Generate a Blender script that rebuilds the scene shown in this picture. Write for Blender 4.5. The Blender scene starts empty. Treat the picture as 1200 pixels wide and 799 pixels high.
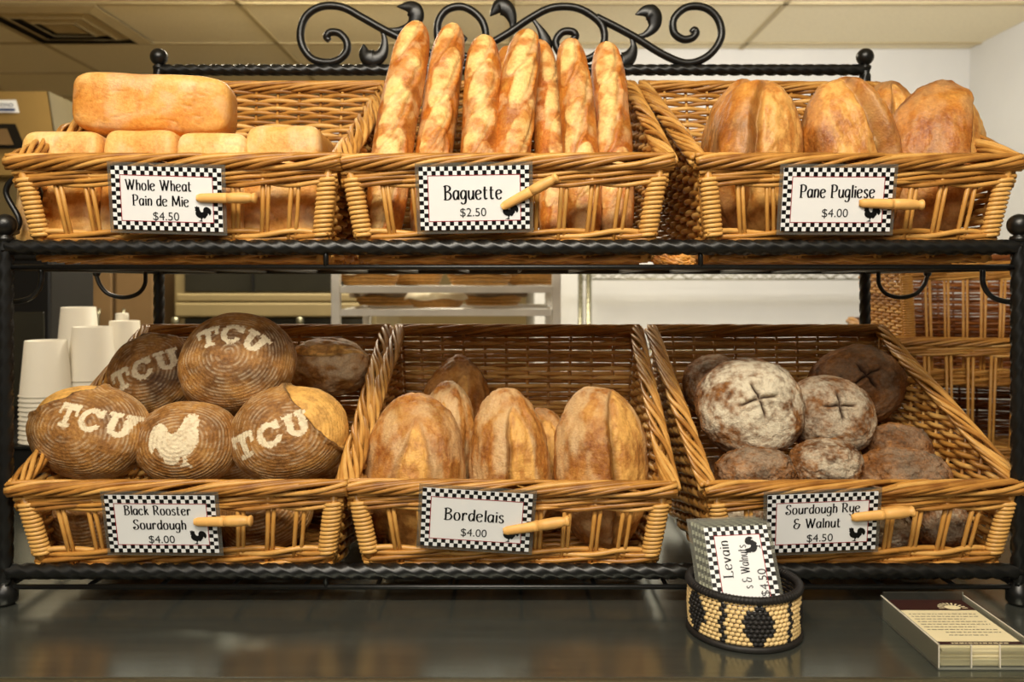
import bpy, math, random
import numpy as np
from mathutils import Matrix, Vector

# ------------------------------------------------------------------ camera, world, lights
S = bpy.context.scene
COL = S.collection
F = 965.0                       # focal length in pixels of the 1200 x 799 frame
CZ = 1.29                       # camera height; the camera stands at y = -1
cam_d = bpy.data.cameras.new('camera')
cam_d.sensor_width = 36.0
cam_d.lens = 36.0 * F / 1200.0
cam_d.shift_y = -69.5 / 1200.0
cam_d.dof.use_dof = True
cam_d.dof.focus_distance = 1.04
cam_d.dof.aperture_fstop = 5.6
cam_d.clip_start = 0.02
cam = bpy.data.objects.new('camera', cam_d)
COL.objects.link(cam)
cam.location = (0, -1.0, CZ)
cam.rotation_euler = (math.pi / 2, 0, 0)
S.camera = cam

w = bpy.data.worlds.new('world')
S.world = w
w.use_nodes = True
w.node_tree.nodes['Background'].inputs[0].default_value = (1.0, 0.93, 0.82, 1)
w.node_tree.nodes['Background'].inputs[1].default_value = 0.045


def area(name, loc, target, sx, sy, power, color):
    d = bpy.data.lights.new(name, 'AREA')
    d.shape = 'RECTANGLE'
    d.size, d.size_y = sx, sy
    d.energy = power
    d.color = color
    o = bpy.data.objects.new(name, d)
    COL.objects.link(o)
    o.location = loc
    v = Vector(target) - Vector(loc)
    o.rotation_euler = v.to_track_quat('-Z', 'Y').to_euler()
    return o


area('counter_ceiling_light', (-0.10, -1.15, 2.50), (-0.05, 0.15, 1.15), 1.3, 0.4, 54, (1.0, 0.91, 0.76))
area('shop_fill_light', (-0.6, -2.3, 2.45), (-0.1, 0.1, 1.0), 1.2, 0.6, 27, (1.0, 0.93, 0.82))  # unseen fill added behind the camera to lift the lower baskets
area('kitchen_ceiling_light_right', (1.3, 1.7, 2.50), (1.4, 3.4, 1.75), 1.2, 0.5, 42, (1.0, 0.96, 0.93))
area('kitchen_fill_light_left', (-0.75, 2.1, 2.50), (-0.75, 2.7, 0.0), 1.2, 0.6, 84, (1.0, 0.90, 0.70))  # unseen fill added to brighten the trays and the left ceiling

S.view_settings.view_transform = 'Standard'
S.view_settings.look = 'None'
S.view_settings.gamma = 1.0
S.view_settings.use_curve_mapping = False
S.view_settings.exposure = 0.12
S.cycles.use_denoising = True
S.cycles.max_bounces = 8

PI = math.pi
rnd = random.Random(7)


def P(px, py, d):
    """Point that the photograph shows at (px, py), at depth d from the camera."""
    return Vector(((px - 600.0) * d / F, d - 1.0, CZ - (py - 330.0) * d / F))


def lin(c):
    out = []
    for v in c:
        v = v / 255.0
        out.append(v / 12.92 if v <= 0.04045 else ((v + 0.055) / 1.055) ** 2.4)
    return (out[0], out[1], out[2], 1.0)


# ------------------------------------------------------------------ materials
def new_mat(name):
    m = bpy.data.materials.new(name)
    m.use_nodes = True
    nt = m.node_tree
    b = nt.nodes['Principled BSDF']
    return m, nt, b


def N(nt, typ, **kw):
    n = nt.nodes.new(typ)
    for k, v in kw.items():
        setattr(n, k, v)
    return n


def plain(name, rgb, rough=0.5, metal=0.0, var=0.08, scale=30.0, bump=0.0, coat=0.0, spec=0.5):
    """Principled material whose colour and height vary a little with a noise texture."""
    m, nt, b = new_mat(name)
    c = lin(rgb)
    tc = N(nt, 'ShaderNodeTexCoord')
    no = N(nt, 'ShaderNodeTexNoise')
    no.inputs['Scale'].default_value = scale
    no.inputs['Detail'].default_value = 4
    nt.links.new(tc.outputs['Object'], no.inputs['Vector'])
    r = N(nt, 'ShaderNodeValToRGB')
    r.color_ramp.elements[0].position = 0.3
    r.color_ramp.elements[1].position = 0.7
    r.color_ramp.elements[0].color = tuple(x * (1 - var) for x in c[:3]) + (1,)
    r.color_ramp.elements[1].color = tuple(min(1, x * (1 + var)) for x in c[:3]) + (1,)
    nt.links.new(no.outputs['Fac'], r.inputs[0])
    nt.links.new(r.outputs[0], b.inputs['Base Color'])
    b.inputs['Roughness'].default_value = rough
    b.inputs['Metallic'].default_value = metal
    b.inputs['Specular IOR Level'].default_value = spec
    b.inputs['Coat Weight'].default_value = coat
    b.inputs['Coat Roughness'].default_value = 0.12
    if bump:
        bm = N(nt, 'ShaderNodeBump')
        bm.inputs['Strength'].default_value = bump
        bm.inputs['Distance'].default_value = 0.002
        nt.links.new(no.outputs['Fac'], bm.inputs['Height'])
        nt.links.new(bm.outputs[0], b.inputs['Normal'])
    return m


def wicker_mat(name, ca, cb, cc, rough=0.38):
    m, nt, b = new_mat(name)
    g = N(nt, 'ShaderNodeNewGeometry')
    tc = N(nt, 'ShaderNodeTexCoord')
    no = N(nt, 'ShaderNodeTexNoise')
    no.inputs['Scale'].default_value = 45
    no.inputs['Detail'].default_value = 3
    nt.links.new(tc.outputs['Object'], no.inputs['Vector'])
    mx = N(nt, 'ShaderNodeMath', operation='MULTIPLY_ADD')
    mx.inputs[1].default_value = 0.55
    nt.links.new(g.outputs['Random Per Island'], mx.inputs[0])
    ms = N(nt, 'ShaderNodeMath', operation='MULTIPLY')
    ms.inputs[1].default_value = 0.45
    nt.links.new(no.outputs['Fac'], ms.inputs[0])
    nt.links.new(ms.outputs[0], mx.inputs[2])
    r = N(nt, 'ShaderNodeValToRGB')
    r.color_ramp.elements[0].position = 0.12
    r.color_ramp.elements[0].color = lin(ca)
    r.color_ramp.elements[1].position = 0.85
    r.color_ramp.elements[1].color = lin(cc)
    e = r.color_ramp.elements.new(0.5)
    e.color = lin(cb)
    nt.links.new(mx.outputs[0], r.inputs[0])
    nt.links.new(r.outputs[0], b.inputs['Base Color'])
    b.inputs['Roughness'].default_value = rough
    b.inputs['Specular IOR Level'].default_value = 0.45
    return m


def bread_mat(name, light, mid, dark, pale, flour=(232, 222, 200), char=(52, 30, 14), rough=0.55, scale=26.0, bump=0.5, spec=0.35):
    """Crust; the colour attribute 'mask' holds flour (R), open crumb (G) and dark bake (B)."""
    m, nt, b = new_mat(name)
    tc = N(nt, 'ShaderNodeTexCoord')
    at = N(nt, 'ShaderNodeVertexColor', layer_name='mask')
    sp = N(nt, 'ShaderNodeSeparateColor')
    nt.links.new(at.outputs['Color'], sp.inputs[0])
    n1 = N(nt, 'ShaderNodeTexNoise')
    n1.inputs['Scale'].default_value = scale
    n1.inputs['Detail'].default_value = 5
    n1.inputs['Roughness'].default_value = 0.62
    n2 = N(nt, 'ShaderNodeTexNoise')
    n2.inputs['Scale'].default_value = 380
    n2.inputs['Detail'].default_value = 3
    for n in (n1, n2):
        nt.links.new(tc.outputs['Object'], n.inputs['Vector'])
    r = N(nt, 'ShaderNodeValToRGB')
    r.color_ramp.elements[0].position = 0.36
    r.color_ramp.elements[0].color = lin(dark)
    r.color_ramp.elements[1].position = 0.64
    r.color_ramp.elements[1].color = lin(light)
    e = r.color_ramp.elements.new(0.5)
    e.color = lin(mid)
    n3 = N(nt, 'ShaderNodeTexNoise')
    n3.inputs['Scale'].default_value = 200
    n3.inputs['Detail'].default_value = 5
    n3.inputs['Roughness'].default_value = 0.65
    nt.links.new(tc.outputs['Object'], n3.inputs['Vector'])
    b1 = N(nt, 'ShaderNodeMath', operation='MULTIPLY')
    b1.inputs[1].default_value = 0.62
    nt.links.new(n1.outputs['Fac'], b1.inputs[0])
    b2 = N(nt, 'ShaderNodeMath', operation='MULTIPLY_ADD')
    b2.inputs[1].default_value = 0.38
    nt.links.new(n3.outputs['Fac'], b2.inputs[0])
    nt.links.new(b1.outputs[0], b2.inputs[2])
    nt.links.new(b2.outputs[0], r.inputs[0])

    def mix(fac, a, colour):
        k = N(nt, 'ShaderNodeMix', data_type='RGBA')
        nt.links.new(fac, k.inputs[0])
        nt.links.new(a, k.inputs[6])
        k.inputs[7].default_value = lin(colour)
        return k.outputs[2]
    pm = N(nt, 'ShaderNodeMath', operation='MULTIPLY_ADD')
    pm.inputs[1].default_value = 1.7
    pm.inputs[2].default_value = 0.12
    nt.links.new(n3.outputs['Fac'], pm.inputs[0])
    pq = N(nt, 'ShaderNodeMath', operation='MULTIPLY', use_clamp=True)
    nt.links.new(pm.outputs[0], pq.inputs[0])
    nt.links.new(sp.outputs[1], pq.inputs[1])
    c = mix(pq.outputs[0], r.outputs[0], pale)
    c = mix(sp.outputs[2], c, char)
    # flour is broken up into specks
    th = N(nt, 'ShaderNodeMath', operation='MULTIPLY_ADD')
    th.inputs[1].default_value = 1.5
    nt.links.new(n2.outputs['Fac'], th.inputs[0])
    th.inputs[2].default_value = -0.75
    sm = N(nt, 'ShaderNodeMath', operation='MULTIPLY_ADD', use_clamp=True)
    nt.links.new(sp.outputs[0], sm.inputs[0])
    sm.inputs[1].default_value = 1.15
    gate = N(nt, 'ShaderNodeMath', operation='MULTIPLY')
    inv = N(nt, 'ShaderNodeMath', operation='MINIMUM')
    nt.links.new(sp.outputs[0], inv.inputs[0])
    inv.inputs[1].default_value = 0.5
    nt.links.new(th.outputs[0], gate.inputs[0])
    nt.links.new(inv.outputs[0], gate.inputs[1])
    nt.links.new(gate.outputs[0], sm.inputs[2])
    c = mix(sm.outputs[0], c, flour)
    nt.links.new(c, b.inputs['Base Color'])
    b.inputs['Roughness'].default_value = rough
    b.inputs['Specular IOR Level'].default_value = spec
    bm = N(nt, 'ShaderNodeBump')
    bm.inputs['Strength'].default_value = bump
    bm.inputs['Distance'].default_value = 0.0022
    bh = N(nt, 'ShaderNodeMath', operation='ADD')
    nt.links.new(n3.outputs['Fac'], bh.inputs[0])
    nt.links.new(n2.outputs['Fac'], bh.inputs[1])
    nt.links.new(bh.outputs[0], bm.inputs['Height'])
    nt.links.new(bm.outputs[0], b.inputs['Normal'])
    return m


def clear_mat(name, tint=(235, 238, 235), amount=0.12, rough=0.08, ior=1.25):
    """Thin clear plastic: mostly see-through, with a gloss."""
    m, nt, b = new_mat(name)
    out = nt.nodes['Material Output']
    tr = N(nt, 'ShaderNodeBsdfTransparent')
    tr.inputs[0].default_value = lin(tint)
    fr = N(nt, 'ShaderNodeFresnel')
    fr.inputs[0].default_value = ior
    ad = N(nt, 'ShaderNodeMath', operation='ADD', use_clamp=True)
    ad.inputs[1].default_value = amount
    nt.links.new(fr.outputs[0], ad.inputs[0])
    b.inputs['Base Color'].default_value = lin((200, 200, 190))
    b.inputs['Roughness'].default_value = rough
    ms = N(nt, 'ShaderNodeMixShader')
    nt.links.new(ad.outputs[0], ms.inputs[0])
    nt.links.new(tr.outputs[0], ms.inputs[1])
    nt.links.new(b.outputs[0], ms.inputs[2])
    nt.links.new(ms.outputs[0], out.inputs[0])
    return m


def steel_mat(name, rgb, rough, stretch=(1, 30, 1), lo=0.75):
    m, nt, b = new_mat(name)
    tc = N(nt, 'ShaderNodeTexCoord')
    mp = N(nt, 'ShaderNodeMapping')
    mp.inputs['Scale'].default_value = stretch
    no = N(nt, 'ShaderNodeTexNoise')
    no.inputs['Scale'].default_value = 6
    no.inputs['Detail'].default_value = 6
    nt.links.new(tc.outputs['Object'], mp.inputs[0])
    nt.links.new(mp.outputs[0], no.inputs['Vector'])
    n2 = N(nt, 'ShaderNodeTexNoise')
    n2.inputs['Scale'].default_value = 5
    n2.inputs['Detail'].default_value = 5
    nt.links.new(tc.outputs['Object'], n2.inputs['Vector'])
    r = N(nt, 'ShaderNodeValToRGB')
    c = lin(rgb)
    r.color_ramp.elements[0].color = tuple(x * lo for x in c[:3]) + (1,)
    r.color_ramp.elements[1].color = c
    nt.links.new(no.outputs['Fac'], r.inputs[0])
    nt.links.new(r.outputs[0], b.inputs['Base Color'])
    b.inputs['Metallic'].default_value = 0.85
    mr = N(nt, 'ShaderNodeMapRange')
    mr.inputs['To Min'].default_value = rough * 0.7
    mr.inputs['To Max'].default_value = rough * 1.5
    nt.links.new(n2.outputs['Fac'], mr.inputs['Value'])
    nt.links.new(mr.outputs[0], b.inputs['Roughness'])
    bm = N(nt, 'ShaderNodeBump')
    bm.inputs['Strength'].default_value = 0.04
    bm.inputs['Distance'].default_value = 0.001
    nt.links.new(no.outputs['Fac'], bm.inputs['Height'])
    nt.links.new(bm.outputs[0], b.inputs['Normal'])
    return m


M = {}
M['wicker'] = wicker_mat('honey_wicker', (132, 82, 32), (194, 138, 64), (228, 180, 104))
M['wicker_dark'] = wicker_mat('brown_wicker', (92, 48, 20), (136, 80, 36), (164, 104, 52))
M['iron'] = plain('black_wrought_iron', (15, 15, 14), 0.36, 0.0, 0.25, 60, 0.25, spec=0.5)
M['wood'] = plain('pale_peg_wood', (226, 172, 96), 0.5, 0, 0.10, 40, 0.1)
M['card'] = plain('white_card', (236, 237, 238), 0.5, 0, 0.01, 10, 0, spec=0.25)
M['black'] = plain('black_print', (10, 10, 11), 0.5, 0, 0.05, 10, 0, spec=0.22)
M['red'] = plain('red_print', (150, 30, 40), 0.5, 0, 0.03, 10, 0, spec=0.22)
M['grey_print'] = plain('grey_print', (38, 38, 40), 0.5, 0, 0.03, 10)
M['pouch'] = clear_mat('clear_pouch', (222, 222, 214), 0.10, 0.12)
M['acrylic'] = clear_mat('clear_acrylic', (246, 247, 246), 0.02, 0.04, 1.18)
M['cup'] = plain('white_paper_cup', (236, 228, 210), 0.55, 0, 0.015, 20)
M['steel'] = steel_mat('brushed_counter_steel', (148, 152, 142), 0.20, (1, 26, 1), 0.6)
M['alu'] = plain('aluminium', (228, 226, 218), 0.42, 0.2, 0.06, 20)
M['chrome'] = plain('chrome_wire', (128, 124, 102), 0.28, 0.8, 0.05, 30)
M['wall'] = plain('painted_wall', (204, 203, 198), 0.7, 0, 0.02, 4, 0.05)
M['wall_tan'] = plain('tan_wall', (168, 146, 96), 0.7, 0, 0.04, 4, 0.05)
M['ceiling'] = plain('ceiling_tile', (238, 228, 198), 0.85, 0, 0.04, 60, 0.2)
M['grid'] = plain('ceiling_grid_paint', (186, 170, 130), 0.6, 0, 0.03, 20)
M['floor'] = plain('floor_tile', (184, 168, 140), 0.5, 0, 0.12, 5)
M['vent'] = plain('vent_paint', (176, 158, 118), 0.6, 0, 0.05, 20)
M['vent_gap'] = plain('vent_gap', (36, 30, 20), 0.8, 0, 0.1, 20)
M['beige'] = plain('beige_enamel', (142, 114, 64), 0.45, 0, 0.06, 6)
M['cream'] = plain('cream_enamel', (138, 122, 84), 0.45, 0, 0.05, 6)
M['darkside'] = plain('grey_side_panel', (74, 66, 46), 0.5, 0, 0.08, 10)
M['darkglass'] = plain('dark_oven_glass', (44, 42, 34), 0.15, 0, 0.15, 6)
M['brownpanel'] = plain('brown_panel', (118, 92, 58), 0.5, 0, 0.12, 8)
M['shade_brown'] = plain('shade_dark_brown', (40, 28, 20), 0.5, 0, 0.2, 12)  # dark tone stands in for the unlit counter behind the rack
M['blackplastic'] = plain('black_plastic', (16, 15, 14), 0.35, 0, 0.1, 20)
M['cloth'] = plain('linen_cloth', (226, 214, 186), 0.9, 0, 0.06, 30, 0.3)
M['cloth_dark'] = plain('brown_cloth', (104, 86, 62), 0.9, 0, 0.12, 30, 0.3)
M['cane'] = plain('cane', (190, 140, 70), 0.6, 0, 0.15, 80, 0.3)
M['straw'] = plain('pale_straw', (232, 200, 140), 0.6, 0, 0.12, 120, 0.2)
M['coilblack'] = plain('black_fibre', (26, 22, 20), 0.6, 0, 0.2, 120, 0.3)
M['flyer'] = plain('cream_paper', (232, 220, 180), 0.6, 0, 0.02, 20)
M['maroon'] = plain('maroon_print', (48, 18, 18), 0.55, 0, 0.05, 20)
M['blue'] = plain('blue_print', (58, 74, 120), 0.5, 0, 0.05, 20)

M['mie'] = bread_mat('golden_sandwich_crust', (234, 174, 86), (220, 148, 58), (194, 114, 34), (242, 202, 130), rough=0.45, scale=14, bump=0.22, spec=0.4)
M['baguette'] = bread_mat('baguette_crust', (214, 146, 62), (194, 114, 38), (160, 80, 22), (246, 206, 130), flour=(240, 206, 150), rough=0.42, scale=30, bump=0.4, spec=0.42)
M['pugliese'] = bread_mat('pugliese_crust', (212, 148, 68), (186, 114, 42), (142, 76, 24), (228, 174, 96), flour=(236, 206, 152), rough=0.42, scale=20, bump=0.35, spec=0.4)
M['sourdough'] = bread_mat('sourdough_crust', (194, 144, 78), (160, 110, 54), (116, 74, 32), (236, 182, 96), flour=(232, 216, 182), rough=0.6, scale=24, bump=0.5)
M['bordelais'] = bread_mat('bordelais_crust', (206, 150, 78), (182, 118, 50), (142, 80, 28), (232, 176, 92), flour=(222, 190, 140), rough=0.5, scale=24, bump=0.45)
M['rye'] = bread_mat('rye_crust', (168, 112, 54), (128, 80, 36), (82, 50, 22), (190, 130, 70), flour=(224, 212, 186), rough=0.7, scale=34, bump=0.8, spec=0.25)


# ------------------------------------------------------------------ mesh helpers
class MB:
    def __init__(self):
        self.v, self.f, self.m, self.n = [], [], [], 0

    def add(self, verts, faces, mat=0):
        base = self.n
        verts = np.asarray(verts, float).reshape(-1, 3)
        self.v.append(verts)
        self.n += len(verts)
        for fc in faces:
            self.f.append([base + i for i in fc])
            self.m.append(mat)
        return self

    def box(self, lo, hi, mat=0, rot=None, piv=None):
        x0, y0, z0 = lo
        x1, y1, z1 = hi
        v = [(x0, y0, z0), (x1, y0, z0), (x1, y1, z0), (x0, y1, z0), (x0, y0, z1), (x1, y0, z1), (x1, y1, z1), (x0, y1, z1)]
        if rot is not None:
            c = Vector(piv) if piv is not None else Vector(((x0 + x1) / 2, (y0 + y1) / 2, (z0 + z1) / 2))
            v = [tuple(rot @ (Vector(p) - c) + c) for p in v]
        return self.add(v, [(3, 2, 1, 0), (4, 5, 6, 7), (0, 1, 5, 4), (1, 2, 6, 5), (2, 3, 7, 6), (3, 0, 4, 7)], mat)

    def tube(self, pts, r, seg=6, closed=False, twist=0.0, square=False, flat=None, mat=0, caps=True):
        """Sweep a round (or square, twisted) section along pts; r is a number or one radius per point."""
        p = np.asarray([tuple(q) for q in pts], float)
        n = len(p)
        rad = np.full(n, r, float) if np.isscalar(r) else np.asarray(r, float)
        if closed:
            t = np.roll(p, -1, 0) - np.roll(p, 1, 0)
        else:
            t = np.gradient(p, axis=0)
        t /= np.linalg.norm(t, axis=1)[:, None] + 1e-12
        a = np.array([0, 0, 1.0]) if abs(t[0][2]) < 0.9 else np.array([0, 1.0, 0])
        u = np.cross(a, t[0])
        u /= np.linalg.norm(u)
        U = np.zeros_like(p)
        for i in range(n):
            u = u - t[i] * np.dot(u, t[i])
            u /= np.linalg.norm(u) + 1e-12
            U[i] = u
        V = np.cross(t, U)
        if square:
            k = 0.64
            prof = np.array([(1, k), (k, 1), (-k, 1), (-1, k), (-1, -k), (-k, -1), (k, -1), (1, -k)], float)
        else:
            an = np.arange(seg) * 2 * PI / seg
            prof = np.stack([np.cos(an), np.sin(an)], 1)
        s = len(prof)
        L = np.concatenate([[0], np.cumsum(np.linalg.norm(np.diff(p, axis=0), axis=1))])
        th = twist * L
        cx = prof[None, :, 0] * np.cos(th)[:, None] - prof[None, :, 1] * np.sin(th)[:, None]
        cy = prof[None, :, 0] * np.sin(th)[:, None] + prof[None, :, 1] * np.cos(th)[:, None]
        vv = p[:, None, :] + rad[:, None, None] * (cx[..., None] * U[:, None, :] + cy[..., None] * V[:, None, :])
        if flat is not None:      # squash about the path along the given axis
            ax, k = flat
            vv[..., ax] = p[:, None, ax] + (vv[..., ax] - p[:, None, ax]) * k
        faces = []
        for i in range(n if closed else n - 1):
            i2 = (i + 1) % n
            for j in range(s):
                j2 = (j + 1) % s
                faces.append((i * s + j, i * s + j2, i2 * s + j2, i2 * s + j))
        if caps and not closed:
            faces.append(tuple(range(s - 1, -1, -1)))
            faces.append(tuple((n - 1) * s + j for j in range(s)))
        return self.add(vv.reshape(-1, 3), faces, mat)

    def lathe(self, prof, seg=24, loc=(0, 0, 0), mat=0, cap=True, axis='z', sx=1.0, sy=1.0):
        an = np.arange(seg) * 2 * PI / seg
        vv = []
        for (r, z) in prof:
            for a in an:
                if axis == 'z':
                    vv.append((loc[0] + sx * r * math.cos(a), loc[1] + sy * r * math.sin(a), loc[2] + z))
                else:
                    vv.append((loc[0] + z, loc[1] + r * math.cos(a), loc[2] + r * math.sin(a)))
        fs = []
        for i in range(len(prof) - 1):
            for j in range(seg):
                j2 = (j + 1) % seg
                fs.append((i * seg + j, i * seg + j2, (i + 1) * seg + j2, (i + 1) * seg + j))
        if cap:
            fs.append(tuple(range(seg - 1, -1, -1)))
            fs.append(tuple((len(prof) - 1) * seg + j for j in range(seg)))
        return self.add(vv, fs, mat)

    def build(self, name, mats, parent=None, smooth=True, bevel=0.0):
        me = bpy.data.meshes.new(name)
        vv = np.concatenate(self.v) if self.v else np.zeros((0, 3))
        me.from_pydata(vv.tolist(), [], self.f)
        mats = mats if isinstance(mats, (list, tuple)) else [mats]
        for q in mats:
            me.materials.append(q)
        me.polygons.foreach_set('material_index', self.m)
        me.polygons.foreach_set('use_smooth', [smooth] * len(self.f))
        me.update()
        o = bpy.data.objects.new(name, me)
        COL.objects.link(o)
        if parent is not None:
            o.parent = parent
        if bevel:
            bv = o.modifiers.new('bevel', 'BEVEL')
            bv.width = bevel
            bv.segments = 2
            bv.limit_method = 'ANGLE'
        return o


def tag(o, label=None, cat=None, group=None, kind=None):
    if label:
        o['label'] = label
    if cat:
        o['category'] = cat
    if group:
        o['group'] = group
    if kind:
        o['kind'] = kind
    return o


def thing(name, label, cat, loc=(0, 0, 0), rot=None, group=None):
    o = bpy.data.objects.new(name, None)
    o.empty_display_size = 0.03
    COL.objects.link(o)
    o.location = loc
    if rot is not None:
        o.rotation_euler = rot
    return tag(o, label, cat, group)


def copy_tree(o, parent=None):
    c = o.copy()
    COL.objects.link(c)
    if parent is not None:
        c.parent = parent
    for ch in list(o.children):
        copy_tree(ch, c)
    return c


def spline(pts, n=8, closed=False):
    """Catmull-Rom through the points."""
    p = [np.array(tuple(q), float) for q in pts]
    out = []
    m = len(p)
    rng = range(m) if closed else range(m - 1)
    for i in rng:
        p0 = p[(i - 1) % m] if (closed or i > 0) else 2 * p[0] - p[1]
        p1, p2 = p[i], p[(i + 1) % m]
        p3 = p[(i + 2) % m] if (closed or i + 2 < m) else 2 * p[-1] - p[-2]
        for k in range(n):
            t = k / n
            out.append(0.5 * (2 * p1 + (p2 - p0) * t + (2 * p0 - 5 * p1 + 4 * p2 - p3) * t * t + (3 * p1 - p0 - 3 * p2 + p3) * t ** 3))
    if not closed:
        out.append(p[-1])
    return out


def structure(o):
    return tag(o, kind='structure')


# ------------------------------------------------------------------ room
CEIL = CZ + 1.242
XR, XL = 2.44, -3.3
YB, YD = 3.39, 5.9                # near back wall on the right, deep wall on the left
structure(MB().box((XL, -2.8, -0.05), (XR, YD, 0)).build('floor', M['floor'], smooth=False))
structure(MB().box((XL - .1, -2.8, CEIL), (XR + .1, YD + .1, CEIL + 0.05)).build('ceiling', M['ceiling'], smooth=False))
structure(MB().box((XR, -2.8, 0), (XR + 0.1, YD, CEIL)).build('wall_right', M['wall'], smooth=False))
structure(MB().box((XL - 0.1, -2.8, 0), (XL, YD, CEIL)).build('wall_left', M['wall_tan'], smooth=False))
structure(MB().box((0.12, YB, 0), (XR, YB + 0.12, CEIL)).build('wall_back', M['wall'], smooth=False))
structure(MB().box((0.12, YB + .12, 0), (0.24, YD, CEIL)).build('wall_inner', M['wall'], smooth=False))
structure(MB().box((XL, YD, 0), (0.12, YD + 0.1, CEIL)).build('wall_rear', M['wall_tan'], smooth=False))
g = MB()
for x in (-2.44, -1.22, 0, 1.22):
    g.box((x - 0.012, -2.8, CEIL - 0.006), (x + 0.012, YD, CEIL - 0.0005))
y = 3.285 - 0.61 * 9
while y < YD:
    g.box((XL, y - 0.012, CEIL - 0.006), (XR, y + 0.012, CEIL - 0.0005))
    y += 0.61
structure(g.build('trim_ceiling', M['grid'], smooth=False))

# ceiling vent: a square diffuser of nested sloping frames
vt = thing('ceiling_vent', 'square metal air vent with nested louvre frames set in the ceiling tiles', 'air vent', (-2.16, 2.975, CEIL - 0.003))
MB().box((-0.30, -0.30, -0.004), (0.30, 0.30, -0.001)).build('backing', M['vent_gap'], vt, smooth=False)
for i, (a, b, z) in enumerate(((0.30, 0.245, -0.02), (0.215, 0.17, -0.022), (0.14, 0.10, -0.024))):
    q = MB()
    for k in range(4):
        R = Matrix.Rotation(k * PI / 2, 3, 'Z')
        v = [R @ Vector(c) for c in ((-a, -a, -0.004), (a, -a, -0.004), (b, -b, z), (-b, -b, z),
                                     (-a, -a, -0.008), (a, -a, -0.008), (b, -b, z - 0.003), (-b, -b, z - 0.003))]
        q.add([tuple(c) for c in v], [(3, 2, 1, 0), (4, 5, 6, 7), (0, 1, 5, 4), (1, 2, 6, 5), (2, 3, 7, 6), (3, 0, 4, 7)])
    q.build('louvre_frame', M['vent'], vt, smooth=False)
MB().box((-0.075, -0.075, -0.02), (0.075, 0.075, -0.014)).build('centre_plate', M['vent'], vt, smooth=False, bevel=0.002)

# ------------------------------------------------------------------ counter
ZC = 0.90
ct = thing('counter', 'long brushed stainless steel counter under the bread rack', 'counter', (0, 0, 0))
q = MB()
q.box((-1.7, -0.190, ZC - 0.04), (1.7, 0.50, ZC))
q.build('worktop', M['steel'], ct, smooth=False, bevel=0.003)
MB().tube([(-1.7, -0.191, ZC - 0.008), (1.7, -0.191, ZC - 0.008)], 0.008, 10).build('rolled_edge', M['chrome'], ct)
MB().box((-1.68, -0.15, 0.0), (1.68, 0.47, ZC - 0.041)).build('cabinet_base', M['darkside'], ct, smooth=False)

bk = thing('added_dark_table', 'added dark brown table behind the steel counter, darkening the view under the shelf and carrying the cups and empty baskets', 'table', (0, 0.85, 0))  # added so the gap under the lower shelf shows dark
MB().box((-1.7, -0.29, ZC - 0.035), (1.7, 0.28, ZC)).build('tabletop', M['shade_brown'], bk, smooth=False, bevel=0.004)
for x in (-1.62, 0.0, 1.62):
    for y in (-0.25, 0.24):
        MB().box((x - 0.03, y - 0.03, 0), (x + 0.03, y + 0.03, ZC - 0.036)).build('leg', M['shade_brown'], bk, smooth=False, bevel=0.003)

# ------------------------------------------------------------------ wrought iron rack
rk = thing('display_rack', 'black wrought iron two-shelf bread rack with scrolled top on the counter', 'rack', (0, 0.2, ZC))


def W(p):                         # world -> rack local
    return (p[0], p[1] - 0.2, p[2] - ZC)


def line(a, b, n):
    a, b = np.array(a, float), np.array(b, float)
    return [a + (b - a) * i / (n - 1) for i in range(n)]


XP, YF, YR = 0.613, -0.004, 0.43
TW = (PI / 2) / 0.021
Z1, Z2 = 1.3076, 0.921            # shelf bars
R1, R2 = 1.3315, 0.940            # front rails


def rackpart(mb, name):
    return mb.build(name, M['iron'], rk)


def twisted(a, b, r, name):
    n = int(np.linalg.norm(np.array(b) - np.array(a)) / 0.0052) + 2
    return rackpart(MB().tube([W(p) for p in line(a, b, n)], r, square=True, twist=TW), name)


for sx in (-1, 1):
    for (y, zt) in ((YF, 1.345), (YR, 1.665)):
        po = twisted((sx * XP, y, ZC + 0.024), (sx * XP, y, zt), 0.0080, 'post')
        r = 0.0150 if y > 0 else 0.0135
        bp = [(0.005, -0.020), (0.010, -0.018), (0.0105, -0.014), (0.006, -0.011)]
        bp += [(r * math.cos(a), r * math.sin(a) + r - 0.012) for a in np.linspace(-1.1, 1.5, 10)]
        b = MB().lathe(bp, 20, W((sx * XP, y, zt + 0.012)))
        b.build('ball_finial', M['iron'], po)
        f = MB().lathe([(0.011, 0.0), (0.0145, 0.004), (0.0145, 0.018), (0.009, 0.024), (0.007, 0.028)], 20, W((sx * XP, y, ZC + 0.0005)))
        f.build('foot', M['iron'], po)
    for z in (Z1, Z2):
        rackpart(MB().tube([W(p) for p in line((sx * XP, YF, z), (sx * XP, YR, z), 3)], 0.0045, 8), 'side_rail')
for z, zr in ((Z1, R1), (Z2, R2)):
    twisted((-XP, YF, zr), (XP, YF, zr), 0.0082, 'front_rail')
    rackpart(MB().tube([W(p) for p in line((-XP, YF, z), (XP, YF, z), 3)], 0.0032, 8), 'front_bar')
    rackpart(MB().tube([W(p) for p in line((-XP, YR, z), (XP, YR, z), 3)], 0.0045, 8), 'back_bar')
    for x in (-0.225, 0.228):
        rackpart(MB().tube([W(p) for p in line((x, YF, z), (x, YF, zr), 3)], 0.0032, 8), 'rail_strut')
    for k in range(1, 14):
        x = -XP + 2 * XP * k / 14 + 0.012
        rackpart(MB().tube([W(p) for p in line((x, YF, z), (x, YR, z), 3)], 0.0028, 8), 'shelf_bar')
twisted((-XP, YR, 1.6575), (XP, YR, 1.6575), 0.0085, 'top_rail')
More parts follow.
